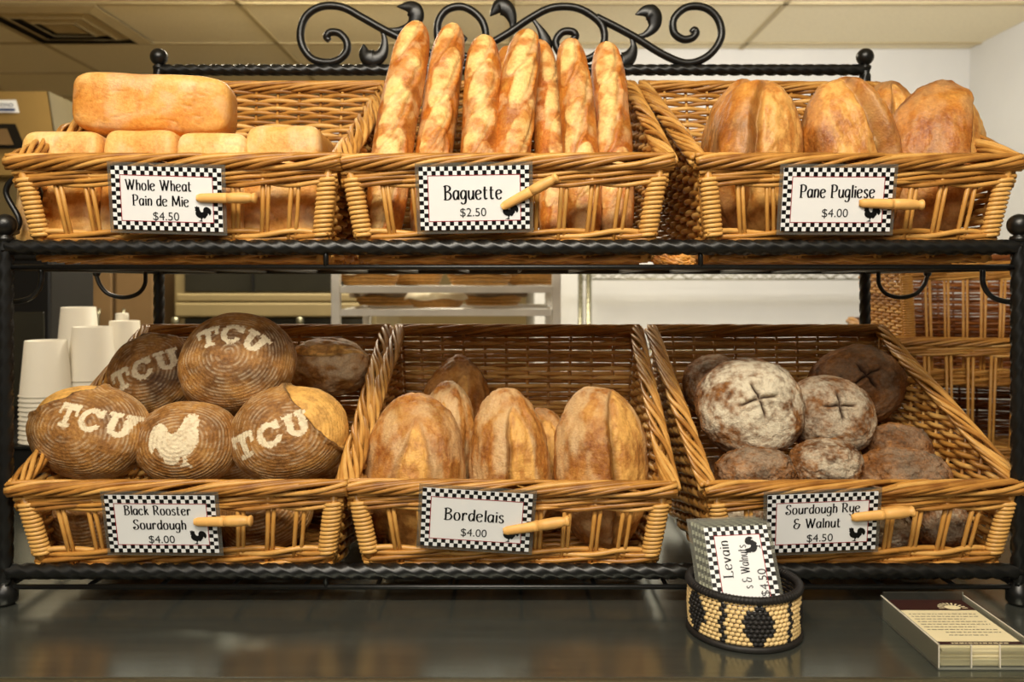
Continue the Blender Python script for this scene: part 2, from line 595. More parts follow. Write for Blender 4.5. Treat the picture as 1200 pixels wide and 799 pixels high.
# bag hooks under the upper shelf, front and rear on each side
for sx in (-1, 1):
    for d in (1.02, 1.31):
        y = d - 1.0
        x0 = sx * 0.583
        pts = [(x0, 1.306), (x0 + sx * 0.001, 1.286), (x0 + sx * 0.012, 1.271), (x0 + sx * 0.034, 1.265), (x0 + sx * 0.058, 1.270),
               (x0 + sx * 0.072, 1.284), (x0 + sx * 0.078, 1.300)]
        q = MB().tube([W((a, y, b)) for a, b in spline(pts, 6)], 0.0034, 8)
        q.lathe([(0.001, -0.006), (0.0052, -0.003), (0.006, 0), (0.0052, 0.003), (0.001, 0.006)], 12, W((x0 + sx * 0.078, y, 1.303)))
        rackpart(q, 'bag_hook')
# small curl beside the front posts, above the upper shelf
for sx in (-1,):
    pts = [(0.0, 1.352), (-0.004, 1.368), (0.012, 1.40), (0.002, 1.418), (-0.018, 1.418), (-0.03, 1.402), (-0.026, 1.386), (-0.014, 1.384)]
    q = MB().tube([W((sx * (XP - a), 0.024, b)) for a, b in spline([(-p[0] - 0.004, p[1]) for p in pts], 6)], 0.0036, 8)
    q.tube([W(p) for p in line((sx * (XP + 0.002), 0.024, 1.352), (sx * XP, YF, 1.345), 3)], 0.0034, 8)
    rackpart(q, 'side_curl')

# the scrolled top, drawn in the plane of the rear posts
DS = 1.43


def sc(zx, zy):
    p = P(330 + zx / 2.105, zy / 2.105, DS)
    return W((p.x, p.y, p.z))


def scroll(pts, r0=0.0068, taper=True):
    c = spline([sc(*p) for p in pts], 7)
    n = len(c)
    rad = [r0 * (0.75 + 0.25 * min(1, i / 10.0)) for i in range(n)]
    rackpart(MB().tube(c, rad, 10), 'scroll')


scroll([(118, 100), (111, 92), (120, 80), (142, 82), (160, 102), (160, 128), (140, 148), (110, 154), (74, 144), (50, 110), (48, 70), (64, 36), (100, 16),
        (150, 18), (200, 44), (250, 72), (310, 102), (360, 128), (420, 152), (455, 158)])
scroll([(455, 100), (442, 92), (428, 104), (436, 130), (464, 140), (494, 122), (504, 85), (490, 45), (452, 18), (412, 22), (388, 50), (385, 90), (398, 128), (430, 154)])
scroll([(716, 98), (726, 90), (716, 78), (692, 80), (676, 104), (690, 134), (724, 150), (768, 140), (794, 108), (792, 66), (762, 36), (720, 18), (664, 20),
        (612, 46), (562, 80), (512, 110), (470, 140), (440, 158)])
scroll([(1010, 80), (1018, 74), (1022, 82), (1012, 94), (990, 97), (968, 80), (968, 46), (1000, 18), (1046, 20), (1078, 50), (1083, 95), (1052, 138), (1000, 156),
        (940, 134), (872, 92), (820, 64), (776, 42)])


def leaf(pts, wmax=0.0155):
    c = spline([sc(*p) for p in pts], 7)
    n = len(c)
    rad = [0.0035 + (wmax - 0.0035) * math.sin(min(1.0, (i / (n - 1)) * 1.12) * PI * 0.62) ** 2 if i < n * 0.72 else
           max(0.0006, wmax * (1 - (i / (n - 1) - 0.72) / 0.28) ** 0.8) for i in range(n)]
    rackpart(MB().tube(c, rad, 10, flat=(1, 0.42)), 'leaf_scroll')


leaf([(252, 72), (290, 74), (322, 62), (332, 38), (318, 18), (284, 16)])
leaf([(246, 70), (254, 100), (248, 132), (226, 146), (206, 132), (202, 108)])
leaf([(566, 84), (570, 56), (560, 28), (538, 16), (514, 40)])
leaf([(868, 90), (896, 86), (918, 66), (918, 40), (900, 28), (872, 36)])
leaf([(862, 90), (868, 116), (858, 140), (838, 150), (816, 130)])
leaf([(618, 44), (640, 76), (650, 104), (640, 124), (622, 128)])

# ------------------------------------------------------------------ wicker baskets
BW, TWD, BY, TY, HF, HB = 0.181, 0.200, 0.158, 0.183, 0.119, 0.296


def side_pt(sx, u, z, HF, HB):
    H = HF + (HB - HF) * u
    wv = z / H
    return np.array((sx * (BW + (TWD - BW) * wv), (-BY + 2 * BY * u) * (1 - wv) + (-TY + 2 * TY * u) * wv, z))


def make_basket(mat_main, mat_back, seed, HF=HF, HB=HB):
    rg = random.Random(seed)
    t = thing('bread_basket', 'x', 'basket')
    pitch = 0.0072

    def woven(mb, fn, u0, u1, nst, k, nrm, r):
        """One willow rod in front of and behind alternate stakes between u0 and u1."""
        span = max(u1 - u0, 1e-3)
        n = max(4, int(span * nst * 4))
        pts = []
        off = rg.uniform(-0.0007, 0.0007)
        for i in range(n + 1):
            u = u0 + span * i / n
            a = math.cos(PI * (u * nst + k)) * 0.0046
            p = fn(u) + nrm * a
            p[2] += off + 0.0006 * math.sin(9 * u + k)
            pts.append(p)
        mb.tube(pts, r, 6)

    # back panel
    q = MB()
    nst = 11

    def back_fn(z):
        wv = z / HB

        def f(u):
            return np.array(((BW + (TWD - BW) * wv) * (2 * u - 1), BY + (TY - BY) * wv, z))
        return f
    k = 0
    z = 0.006
    while z < HB - 0.008:
        woven(q, back_fn(z), 0.01, 0.99, nst, k, np.array((0, 1.0, -0.08)), rg.uniform(0.0035, 0.0041))
        z += pitch
        k += 1
    for i in range(nst + 1):
        u = min(max(i / nst, 0.012), 0.988)
        q.tube([back_fn(0.0)(u), back_fn(HB)(u)], 0.0026, 6)
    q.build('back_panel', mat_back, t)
    # sides
    for sx in (-1, 1):
        q = MB()
        k = 0
        z = 0.006
        ns = 10
        while z < HB - 0.012:
            u0 = 0.03 if z < HF - 0.01 else (z + 0.012 - HF) / (HB - HF)
            if u0 < 0.93:
                woven(q, lambda u, z=z: side_pt(sx, u, z, HF, HB), u0, 0.985, ns, k, np.array((sx * 1.0, 0, 0)), rg.uniform(0.0035, 0.0041))
            z += pitch
            k += 1
        for i in range(ns + 1):
            u = min(max(i / ns, 0.03), 0.985)
            q.tube([side_pt(sx, u, 0.0, HF, HB), side_pt(sx, u, HF + (HB - HF) * u - 0.002, HF, HB)], 0.0026, 6)
        q.build('side_panel', mat_main, t)
    # base
    q = MB()
    k = 0
    y = -BY + 0.006
    while y < BY - 0.004:
        woven(q, lambda u, y=y: np.array(((2 * u - 1) * (BW - 0.002), y, 0.004)), 0.0, 1.0, 9, k, np.array((0, 0, 0.6)), 0.0034)
        y += 0.0095
        k += 1
    q.build('base', mat_main, t)

    # rims: ropes of willow rods
    def rope(mb, path, strands, R, r, pit, flat=1.0, closed=False, ph=0.0):
        p = np.asarray(path)
        L = np.concatenate([[0], np.cumsum(np.linalg.norm(np.diff(p, axis=0), axis=1))])
        tg = np.gradient(p, axis=0)
        tg /= np.linalg.norm(tg, axis=1)[:, None]
        up = np.array((0, 0, 1.0))
        s = np.cross(tg, up)
        s /= np.linalg.norm(s, axis=1)[:, None]
        u2 = np.cross(s, tg)
        for j in range(strands):
            a = 2 * PI * j / strands + 2 * PI * L / pit + ph
            jit = rg.uniform(0.82, 1.14)
            a = a + 0.35 * np.sin(L * rg.uniform(18, 40) + j)
            pts = p + s * (R * np.cos(a))[:, None] * flat + u2 * (R * np.sin(a))[:, None]
            mb.tube(pts, r * jit, 6)
    c4 = [np.array((-TWD, -TY, HF)), np.array((TWD, -TY, HF)), np.array((TWD, TY, HB)), np.array((-TWD, TY, HB))]

    def seg(a, b, n):
        return [a + (b - a) * i / n for i in range(n + 1)]
    q = MB()
    rope(q, seg(c4[0] - np.array((0.006, 0, 0)), c4[1] + np.array((0.006, 0, 0)), 60), 9, 0.0078, 0.0033, 0.24, 1.15)
    q.build('front_rim', mat_main, t)
    q = MB()
    for dz, ph, pt_ in ((0.0135, 0.0, 0.14), (0.0195, 1.5, 0.16), (0.0250, 0.6, 0.13)):
        lo = np.array((0, dz * (TY - BY) / HF - 0.0006, -dz))
        rope(q, seg(c4[0] + lo, c4[1] + lo, 60), 2, 0.0030, 0.0031, pt_, 1.0, ph=ph)
    q.build('front_band', mat_main, t)
    for a, b in ((c4[1], c4[2]), (c4[3], c4[0])):
        q = MB()
        rope(q, seg(a, b, 56), 9, 0.0074, 0.0033, 0.22, 1.25)
        q.build('side_rim', mat_main, t)
    q = MB()
    rope(q, seg(c4[2] + np.array((0.006, 0, 0)), c4[3] - np.array((0.006, 0, 0)), 60), 7, 0.0066, 0.0033, 0.26, 1.2)
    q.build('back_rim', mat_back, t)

    def fp(x, z):                 # a point of the front opening; x is measured at the rim
        wv = z / HF
        return np.array((x * (BW + (TWD - BW) * wv) / TWD, -(BY + (TY - BY) * wv), z))
    q = MB()
    for zz, R, ph in ((0.0335, 0.0036, 0), (0.0245, 0.0034, 1.2), (0.0155, 0.0034, 0.4), (0.0065, 0.0034, 2.0)):
        rope(q, [fp(-TWD + 2 * TWD * i / 60, zz) for i in range(61)], 2, R, 0.0037, 0.15, 1.0, ph=ph)
    q.build('lower_band', mat_main, t)
    for i in range(9):
        xc = -0.150 + 0.300 * i / 8
        for s in (-1, 1):
            x = xc + s * 0.0036 + rg.uniform(-0.0012, 0.0012)
            MB().tube([fp(x, 0.004), fp(x + rg.uniform(-.001, .001), 0.06), fp(x, HF - 0.006)], rg.uniform(0.0025, 0.0030), 7).build('slat', mat_main, t)
    for sx in (-1, 1):
        q = MB()
        q.tube([fp(sx * (TWD - 0.009), 0.0), fp(sx * (TWD - 0.009), HF)], 0.0055, 8)
        pts = []
        turns = int((HF - 0.048) / 0.0052)
        for i in range(turns * 12 + 1):
            a = 2 * PI * i / 12
            zz = 0.028 + (HF - 0.048) * i / (turns * 12)
            c = fp(sx * (TWD - 0.010), zz)
            pts.append(c + np.array((0.0098 * math.cos(a), 0.0060 * math.sin(a), 0)))
        q.tube(pts, 0.0029, 6)
        q.build('corner_post', mat_main, t)
    return t


proto = make_basket(M['wicker'], M['wicker'], 3)
YC = 0.173
BZ1, BZ2 = Z1 + 0.0075, Z2 + 0.0075
basket_at = [
    (-0.404, BZ1, 0.978, -0.5, 'honey wicker basket of golden sandwich loaves, left end of the upper shelf'),
    (-0.006, BZ1, 0.985, -1.0, 'honey wicker basket of upright baguettes, middle of the upper shelf'),
    (0.412, BZ1, 0.965, 1.5, 'honey wicker basket of big ear-slit oval loaves, right end of the upper shelf'),
    (-0.402, BZ2, 0.985, 0.5, 'honey wicker basket of stencilled dark round loaves, left end of the lower shelf'),
    (0.002, BZ2, 0.975, -2.0, 'honey wicker basket of upright oval floury loaves, middle of the lower shelf'),
    (0.421, BZ2, 0.945, 1.0, 'honey wicker basket of floured rye loaves, right end of the lower shelf'),
]
for i, (x, z, s, rz, lab) in enumerate(basket_at):
    o = proto if i == 0 else copy_tree(proto)
    o.location = (x, YC, z)
    o.rotation_euler = (0, 0, math.radians(rz))
    o.scale = (s, 1, 1 if i < 3 else 0.955)
    tag(o, lab, 'basket', 'bread baskets on the rack')
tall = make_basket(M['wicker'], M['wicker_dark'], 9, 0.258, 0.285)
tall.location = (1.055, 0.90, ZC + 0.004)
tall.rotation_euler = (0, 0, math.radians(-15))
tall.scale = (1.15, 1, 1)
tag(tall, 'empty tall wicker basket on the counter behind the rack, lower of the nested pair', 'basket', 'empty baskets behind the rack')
o = copy_tree(tall)
o.location = (1.06, 0.90, ZC + 0.165)
o.rotation_euler = (0, 0, math.radians(-8))
o.scale = (1.02, 0.9, 1)
tag(o, 'empty tall wicker basket nested in another behind the rack, upper of the pair', 'basket', 'empty baskets behind the rack')

# ------------------------------------------------------------------ signs
GL = {
    'W': [(0, [(0, .95), (.09, 1), (.28, .02)]), (0, [(.28, .02), (.48, .9)]), (0, [(.38, 1), (.47, .93), (.64, .02)]), (0, [(.64, .02), (.86, 1)])],
    'h': [(0, [(.08, 1), (.08, 0)]), (1, [(.08, .46), (.2, .66), (.34, .6), (.38, .36), (.37, .14), (.34, 0)])],
    'o': [(2, [(.03, .33), (.1, .06), (.22, 0), (.35, .07), (.41, .33), (.34, .6), (.22, .66), (.1, .6)])],
    'l': [(0, [(.08, 1), (.08, 0)])],
    'e': [(1, [(.05, .34), (.36, .44), (.36, .58), (.22, .66), (.06, .54), (.03, .28), (.12, .04), (.27, 0), (.4, .12)])],
    'a': [(1, [(.36, .56), (.22, .66), (.06, .52), (.03, .26), (.12, .02), (.25, .06), (.36, .26)]), (0, [(.38, .65), (.38, 0)])],
    'i': [(0, [(.08, .65), (.08, 0)]), (0, [(.08, .9), (.08, .8)])],
    'n': [(0, [(.06, .65), (.06, 0)]), (1, [(.06, .44), (.18, .66), (.32, .6), (.36, .36), (.35, .14), (.31, 0)])],
    'd': [(1, [(.36, .56), (.22, .66), (.06, .52), (.03, .26), (.12, .02), (.25, .06), (.36, .26)]), (0, [(.38, 1), (.38, 0)])],
    'M': [(0, [(.06, 0), (.1, 1)]), (0, [(.1, 1), (.4, .12)]), (0, [(.4, .12), (.66, 1)]), (0, [(.66, 1), (.72, 0)])],
    'P': [(0, [(.1, 1), (.1, 0)]), (0, [(0, .01), (.24, .01)]), (1, [(.0, .93), (.2, 1.02), (.44, .92), (.48, .7), (.38, .5), (.1, .46)])],
    'B': [(0, [(.1, 1), (.1, 0)]), (1, [(-.02, .94), (.2, 1.02), (.42, .9), (.4, .68), (.1, .53)]), (1, [(.1, .53), (.36, .52), (.5, .3), (.4, .06), (.18, -.01), (-.02, .02)])],
    'g': [(1, [(.36, .56), (.22, .66), (.06, .52), (.03, .28), (.12, .06), (.25, .08), (.36, .28)]), (1, [(.38, .65), (.38, .05), (.32, -.24), (.16, -.32), (.02, -.2)])],
    'u': [(1, [(.06, .65), (.05, .24), (.13, .02), (.25, .03), (.36, .24)]), (0, [(.38, .65), (.38, 0)])],
    't': [(1, [(.12, .9), (.11, .22), (.17, .02), (.3, .08)]), (0, [(0, .64), (.3, .64)])],
    'S': [(1, [(.46, .84), (.36, 1.0), (.16, .97), (.08, .76), (.2, .57), (.4, .42), (.44, .16), (.28, -.01), (.08, .03), (.02, .2), (.14, .25), (.16, .13)])],
    'r': [(0, [(.06, .65), (.06, 0)]), (1, [(.06, .4), (.16, .63), (.27, .65), (.31, .52)])],
    'k': [(0, [(.06, 1), (.06, 0)]), (0, [(.07, .28), (.32, .65)]), (0, [(.15, .4), (.38, 0)])],
    'c': [(1, [(.37, .52), (.25, .66), (.07, .54), (.03, .26), (.14, .02), (.27, 0), (.39, .14)])],
    'R': [(0, [(.1, 1), (.1, 0)]), (1, [(-.02, .93), (.2, 1.02), (.42, .92), (.46, .72), (.36, .52), (.1, .48)]), (0, [(.24, .5), (.54, 0)])],
    's': [(1, [(.3, .54), (.2, .66), (.06, .56), (.1, .4), (.26, .28), (.31, .11), (.18, -.01), (.02, .1)])],
    'y': [(1, [(.06, .65), (.05, .26), (.13, .06), (.25, .06), (.36, .26)]), (1, [(.38, .65), (.38, .05), (.32, -.24), (.16, -.32), (.02, -.2)])],
    'L': [(0, [(.12, 1), (.12, .02)]), (0, [(.02, 1), (.22, 1)]), (1, [(.0, .02), (.22, .03), (.44, .0), (.5, .16)])],
    'v': [(0, [(.02, .65), (.19, .0)]), (0, [(.19, 0), (.38, .65)])],
    '&': [(1, [(.54, .48), (.42, .1), (.22, -.01), (.04, .16), (.1, .42), (.3, .52), (.5, .48)]), (1, [(.42, .9), (.28, 1.02), (.1, .9), (.1, .66), (.28, .53)])],
}


def text_width(s):
    x = 0
    for ch in s:
        if ch == ' ':
            x += 0.32
        else:
            x += max(p[0] for st in GL[ch] for p in st[1]) + 0.15
    return x - 0.15


def letter(mb, s, cx, z, cap, width, y, thick=0.150, thin=0.055, rot=False):
    """Flat pen-drawn lettering: upright strokes heavy, cross strokes light."""
    kx = width / text_width(s)
    x = cx - width / 2

    def em(px, pz):
        return (px, y, pz)
    for ch in s:
        if ch == ' ':
            x += 0.32 * kx
            continue
        for sm, pts in GL[ch]:
            c = spline([(a, b, 0) for a, b in pts], 6, closed=(sm == 2)) if sm else [np.array((a, b, 0.0)) for a, b in pts]
            if sm == 2:
                c = c + [c[0]]
            c = [np.array((x + q[0] * kx, z + q[1] * cap)) for q in c]
            left, right = [], []
            for i, q in enumerate(c):
                d = (c[min(i + 1, len(c) - 1)] - c[max(i - 1, 0)])
                d = d / (np.linalg.norm(d) + 1e-9)
                wd = cap * (thin + (thick - thin) * abs(d[1]) ** 1.5) / 2
                nn = np.array((-d[1], d[0])) * wd
                left.append(q + nn)
                right.append(q - nn)
            vv = [em(*q) for q in left] + [em(*q) for q in right]
            n = len(c)
            mb.add(vv, [(i, i + 1, n + i + 1, n + i) for i in range(n - 1)])
        x += (max(p[0] for st in GL[ch] for p in st[1]) + 0.15) * kx


def text_mesh(s, size):
    cu = bpy.data.curves.new('price', 'FONT')
    cu.body = s
    cu.size = size
    cu.align_x = 'CENTER'
    ob = bpy.data.objects.new('price', cu)
    COL.objects.link(ob)
    dg = bpy.context.evaluated_depsgraph_get()
    dg.update()
    me = ob.evaluated_get(dg).to_mesh()
    vs = [tuple(v.co) for v in me.vertices]
    fs = [tuple(p.vertices) for p in me.polygons]
    ob.evaluated_get(dg).to_mesh_clear()
    bpy.data.objects.remove(ob)
    bpy.data.curves.remove(cu)
    return vs, fs


ROOSTER = [(.02, .85), (.05, .97), (.11, .92), (.15, 1.0), (.2, .93), (.27, .95), (.30, .86), (.31, .76), (.37, .64), (.46, .59), (.52, .63), (.52, .76), (.57, .88),
           (.68, .95), (.82, .92), (.94, .82), (1.0, .66), (.98, .50), (.90, .40), (.86, .48), (.80, .55), (.79, .44), (.72, .36), (.66, .25), (.57, .19),
           (.52, .25), (.47, .22), (.44, .15), (.42, .08), (.49, .03), (.41, .0), (.2, .02), (.31, .06), (.37, .09), (.37, .21), (.26, .24), (.14, .32), (.07, .44), (.06, .56),
           (.10, .66), (.05, .66), (.03, .74), (.07, .79)]


def fill_poly(pts):
    """Triangles of a simple polygon, by ear clipping."""
    idx = list(range(len(pts)))
    A = sum(pts[i][0] * pts[(i + 1) % len(pts)][1] - pts[(i + 1) % len(pts)][0] * pts[i][1] for i in idx)
    if A < 0:
        idx.reverse()

    def cr(a, b, c):
        return (b[0] - a[0]) * (c[1] - a[1]) - (b[1] - a[1]) * (c[0] - a[0])
    tris = []
    guard = 0
    while len(idx) > 3 and guard < 5000:
        guard += 1
        for i in range(len(idx)):
            a, b, c = idx[i - 1], idx[i], idx[(i + 1) % len(idx)]
            A_, B_, C_ = pts[a], pts[b], pts[c]
            if cr(A_, B_, C_) <= 1e-12:
                continue
            if any(cr(A_, B_, pts[k]) >= 0 and cr(B_, C_, pts[k]) >= 0 and cr(C_, A_, pts[k]) >= 0 for k in idx if k not in (a, b, c)):
                continue
            tris.append((a, b, c))
            idx.pop(i)
            break
    if len(idx) == 3:
        tris.append(tuple(idx))
    return tris


ROOSTER_TRIS = fill_poly(ROOSTER)


def rooster(mb, cx, cz, h, y, flip=False):
    k = h * 1.08
    vv = [(cx + ((1 - a) if flip else a) * k - k / 2, y, cz + b * h - h / 2) for a, b in ROOSTER]
    mb.add(vv, ROOSTER_TRIS)


SW, SH, CELL = 0.130, 0.075, 0.005


def card_mesh(curl=0.0):
    """White laminated card with a two-cell checked border and a thin red line."""
    q = MB()
    nx, nz = 26, 15

    def pt(x, z, y):
        return (x, y + curl * (x / 0.065) ** 2, z)

    def cell(x0, z0, x1, z1, mat, y=-0.0006):
        q.add([pt(x0, z0, y), pt(x1, z0, y), pt(x1, z1, y), pt(x0, z1, y)], [(0, 1, 2, 3)], mat)
    for i in range(nx):
        for j in range(nz):
            x0, z0 = -SW / 2 + i * CELL, -SH / 2 + j * CELL
            border = i < 2 or j < 2 or i >= nx - 2 or j >= nz - 2
            cell(x0, z0, x0 + CELL, z0 + CELL, 1 if (border and (i + j) % 2 == 0) else 0)
    x1, z1, r = SW / 2 - 2 * CELL, SH / 2 - 2 * CELL, 0.0009
    n = 12
    for k in range(n):
        a, b = -x1 + 2 * x1 * k / n, -x1 + 2 * x1 * (k + 1) / n
        cell(a, z1 - r, b, z1, 2, -0.0009)
        cell(a, -z1, b, -z1 + r, 2, -0.0009)
    cell(-x1, -z1, -x1 + r, z1, 2, -0.0009)
    cell(x1 - r, -z1, x1, z1, 2, -0.0009)
    q2 = [pt(-SW / 2, -SH / 2, 0.0006), pt(SW / 2, -SH / 2, 0.0006), pt(SW / 2, SH / 2, 0.0006), pt(-SW / 2, SH / 2, 0.0006)]
    q.add(q2, [(3, 2, 1, 0)], 0)
    return q


def make_sign(label, loc, lean, tilt, lines, price, pz, ppx=-0.002, group=None, yaw=0.0, name='price_sign'):
    rot = (Matrix.Rotation(yaw, 3, 'Z') @ Matrix.Rotation(lean, 3, 'X') @ Matrix.Rotation(tilt, 3, 'Y')).to_euler()
    t = thing(name, label, 'sign', loc, rot, group)
    card_mesh().build('card', [M['card'], M['black'], M['red']], t, smooth=False)
    m = 0.0045
    MB().box((-SW / 2 - m, 0.0008, -SH / 2 - m), (SW / 2 + m, 0.0013, SH / 2 + m)).build('clear_pouch', M['pouch'], t, smooth=False)
    q = MB()
    for (s, cx, z, cap, wd) in lines:
        letter(q, s, cx, z, cap, wd, -0.0010)
    q.build('lettering', M['black'], t, smooth=False)
    vs, fs = text_mesh(price, 0.0142)
    q = MB()
    q.add([(x + ppx, -0.0010, y + pz) for x, y, _ in vs], fs)
    q.build('price_lettering', M['grey_print'], t, smooth=False)
    q = MB()
    rooster(q, 0.042, -0.0165, 0.0185, -0.0010)
    q.build('rooster_emblem', M['black'], t, smooth=False)
    return t


def make_peg(label, a, b):
    """Turned wooden dolly peg from its slotted tip a to its round head b."""
    a, b = Vector(a), Vector(b)
    L = (b - a).length
    t = thing('wooden_peg', label, 'peg', a, (b - a).to_track_quat('X', 'Z').to_euler(), 'wooden pegs holding the signs')
    sl = L * 0.52
    for s in (-1, 1):           # two prongs with a slot between them, across local y
        q = MB()
        n = 8
        vv, fs = [], []
        for i in range(9):
            x = sl * i / 8
            r = 0.0052 + 0.0010 * (x / sl) - (0.0016 if i == 0 else 0)
            for j in range(n + 1):
                an = PI * j / n
                vv.append((x, s * (0.0013 + (r - 0.0013) * math.sin(an)), r * math.cos(an)))
        for i in range(8):
            for j in range(n + 1):
                j2 = (j + 1) % (n + 1)
                fs.append((i * (n + 1) + j, i * (n + 1) + j2, (i + 1) * (n + 1) + j2, (i + 1) * (n + 1) + j))
        fs.append(tuple(range(n + 1)))
        fs.append(tuple(8 * (n + 1) + j for j in range(n + 1)))
        q.add(vv, fs)
        q.build('prong', M['wood'], t)
    prof = [(0.0062, sl), (0.0066, sl + 0.1 * L), (0.0068, sl + 0.25 * L), (0.0058, sl + 0.36 * L), (0.0048, sl + 0.395 * L), (0.0060, sl + 0.42 * L), (0.0066, sl + 0.45 * L), (0.0056, L * 0.985), (0.002, L)]
    MB().lathe(prof, 16, axis='x').build('head', M['wood'], t)
    return t


LEAN = math.radians(-10)
sg = 'laminated price signs pegged to the baskets'
SD = 0.980
signs = [
    ('white checker-bordered sign reading Whole Wheat Pain de Mie $4.50', (196, 233), 10, 1.6,
     [('Whole Wheat', -0.010, 0.0095, 0.0125, 0.078), ('Pain de Mie', -0.008, -0.0085, 0.0125, 0.066)], '$4.50', -0.0255, (231, 232), (301, 232)),
    ('white checker-bordered sign reading Baguette $2.50', (556, 232), 10, -1.0,
     [('Baguette', -0.002, -0.0015, 0.0165, 0.068)], '$2.50', -0.0215, (588, 243), (654, 207)),
    ('white checker-bordered sign reading Pane Pugliese $4.00', (981, 234), 10, 0.2,
     [('Pane Pugliese', -0.001, 0.0025, 0.0150, 0.088)], '$4.00', -0.0205, (1006, 238), (1083, 240)),
    ('white checker-bordered sign reading Black Rooster Sourdough $4.00', (190, 614), 14, 0.4,
     [('Black Rooster', -0.004, 0.0125, 0.0120, 0.078), ('Sourdough', -0.003, -0.0065, 0.0125, 0.062)], '$4.00', -0.0245, (228, 611), (296, 610)),
    ('white checker-bordered sign reading Bordelais $4.00', (558, 609), 13, 4.0,
     [('Bordelais', -0.003, -0.0015, 0.0150, 0.070)], '$4.00', -0.0215, (590, 622), (668, 610)),
    ('white checker-bordered sign reading Sourdough Rye & Walnut $4.50', (963, 612), 13, -2.4,
     [('Sourdough Rye', 0.000, 0.0125, 0.0120, 0.087), ('& Walnut', -0.006, -0.0065, 0.0125, 0.055)], '$4.50', -0.0245, (997, 606), (1072, 599)),
]
for lab, c, lean, tilt, lines, price, pz, pa, pb in signs:
    up = c[1] < 400
    d = 0.9765 if up else 0.979
    make_sign(lab, P(c[0], c[1], d), math.radians(lean), math.radians(tilt), lines, price, pz, group=sg)
    zlean = math.tan(math.radians(lean))
    pd = [d - (P(q[0], q[1], d).z - P(c[0], c[1], d).z) * zlean for q in (pa, pb)]
    what = lab.split('reading ')[1]
    make_peg('small round-headed wooden peg on the sign reading ' + what.split(' $')[0], P(pa[0], pa[1], pd[0]), P(pb[0], pb[1], pd[1] - 0.004))

# ------------------------------------------------------------------ breads
RT = np.random.default_rng(5).random((32, 32, 32))


def vnoise(p, f, seed=0):
    q = p * f + seed * 7.31 + 100.0
    i = np.floor(q).astype(int)
    t = q - i
    t = t * t * (3 - 2 * t)
    x, y, z = i[:, 0] % 32, i[:, 1] % 32, i[:, 2] % 32
    x1, y1, z1 = (x + 1) % 32, (y + 1) % 32, (z + 1) % 32
    tx, ty, tz = t[:, 0], t[:, 1], t[:, 2]
    a = RT[x, y, z] * (1 - tx) + RT[x1, y, z] * tx
    b = RT[x, y1, z] * (1 - tx) + RT[x1, y1, z] * tx
    c = RT[x, y, z1] * (1 - tx) + RT[x1, y, z1] * tx
    d = RT[x, y1, z1] * (1 - tx) + RT[x1, y1, z1] * tx
    return (a * (1 - ty) + b * ty) * (1 - tz) + (c * (1 - ty) + d * ty) * tz


def fbm(p, f, seed=0, o=3):
    s, a, n = 0, 1.0, 0
    for k in range(o):
        s = s + a * vnoise(p, f * 2 ** k, seed + k)
        n += a
        a *= 0.5
    return s / n


def sst(a, b, x):
    t = np.clip((x - a) / (b - a + 1e-12), 0, 1)
    return t * t * (3 - 2 * t)


def sphere_grid(nt, npn):
    th = np.linspace(0, PI, nt + 1)[1:-1]
    ph = np.arange(npn) * 2 * PI / npn
    T, Pp = np.meshgrid(th, ph, indexing='ij')
    d = np.stack([np.sin(T) * np.cos(Pp), np.sin(T) * np.sin(Pp), np.cos(T)], -1).reshape(-1, 3)
    d = np.vstack([d, [[0, 0, 1]], [[0, 0, -1]]])
    fs = []
    r = nt - 1
    for i in range(r - 1):
        for j in range(npn):
            j2 = (j + 1) % npn
            fs.append((i * npn + j, (i + 1) * npn + j, (i + 1) * npn + j2, i * npn + j2))
    top, bot = r * npn, r * npn + 1
    for j in range(npn):
        j2 = (j + 1) % npn
        fs.append((top, j, j2))
        fs.append((bot, (r - 1) * npn + j2, (r - 1) * npn + j))
    return d, fs


GRID = {}


def get_grid(nt, npn):
    if (nt, npn) not in GRID:
        GRID[(nt, npn)] = sphere_grid(nt, npn)
    return GRID[(nt, npn)]


def bread_object(name, verts, faces, mask, mat, loc, rotm, label, cat, group):
    me = bpy.data.meshes.new(name)
    me.from_pydata(verts.tolist(), [], faces)
    me.materials.append(mat)
    me.polygons.foreach_set('use_smooth', [True] * len(faces))
    ca = me.color_attributes.new('mask', 'FLOAT_COLOR', 'POINT')
    buf = np.ones((len(verts), 4))
    buf[:, :3] = np.clip(mask, 0, 1)
    ca.data.foreach_set('color', buf.ravel())
    me.update()
    o = bpy.data.objects.new(name, me)
    COL.objects.link(o)
    o.location = loc
    o.rotation_euler = rotm.to_euler()
    return tag(o, label, cat, group)


def face_rot(tilt=75, spin=0, yaw=0):
    """Turns a loaf's top (+z) towards the shop, tilt degrees from straight up, and spins it about its own axis."""
    return Matrix.Rotation(math.radians(yaw), 3, 'Z') @ Matrix.Rotation(math.radians(tilt), 3, 'X') @ Matrix.Rotation(math.radians(spin), 3, 'Z')


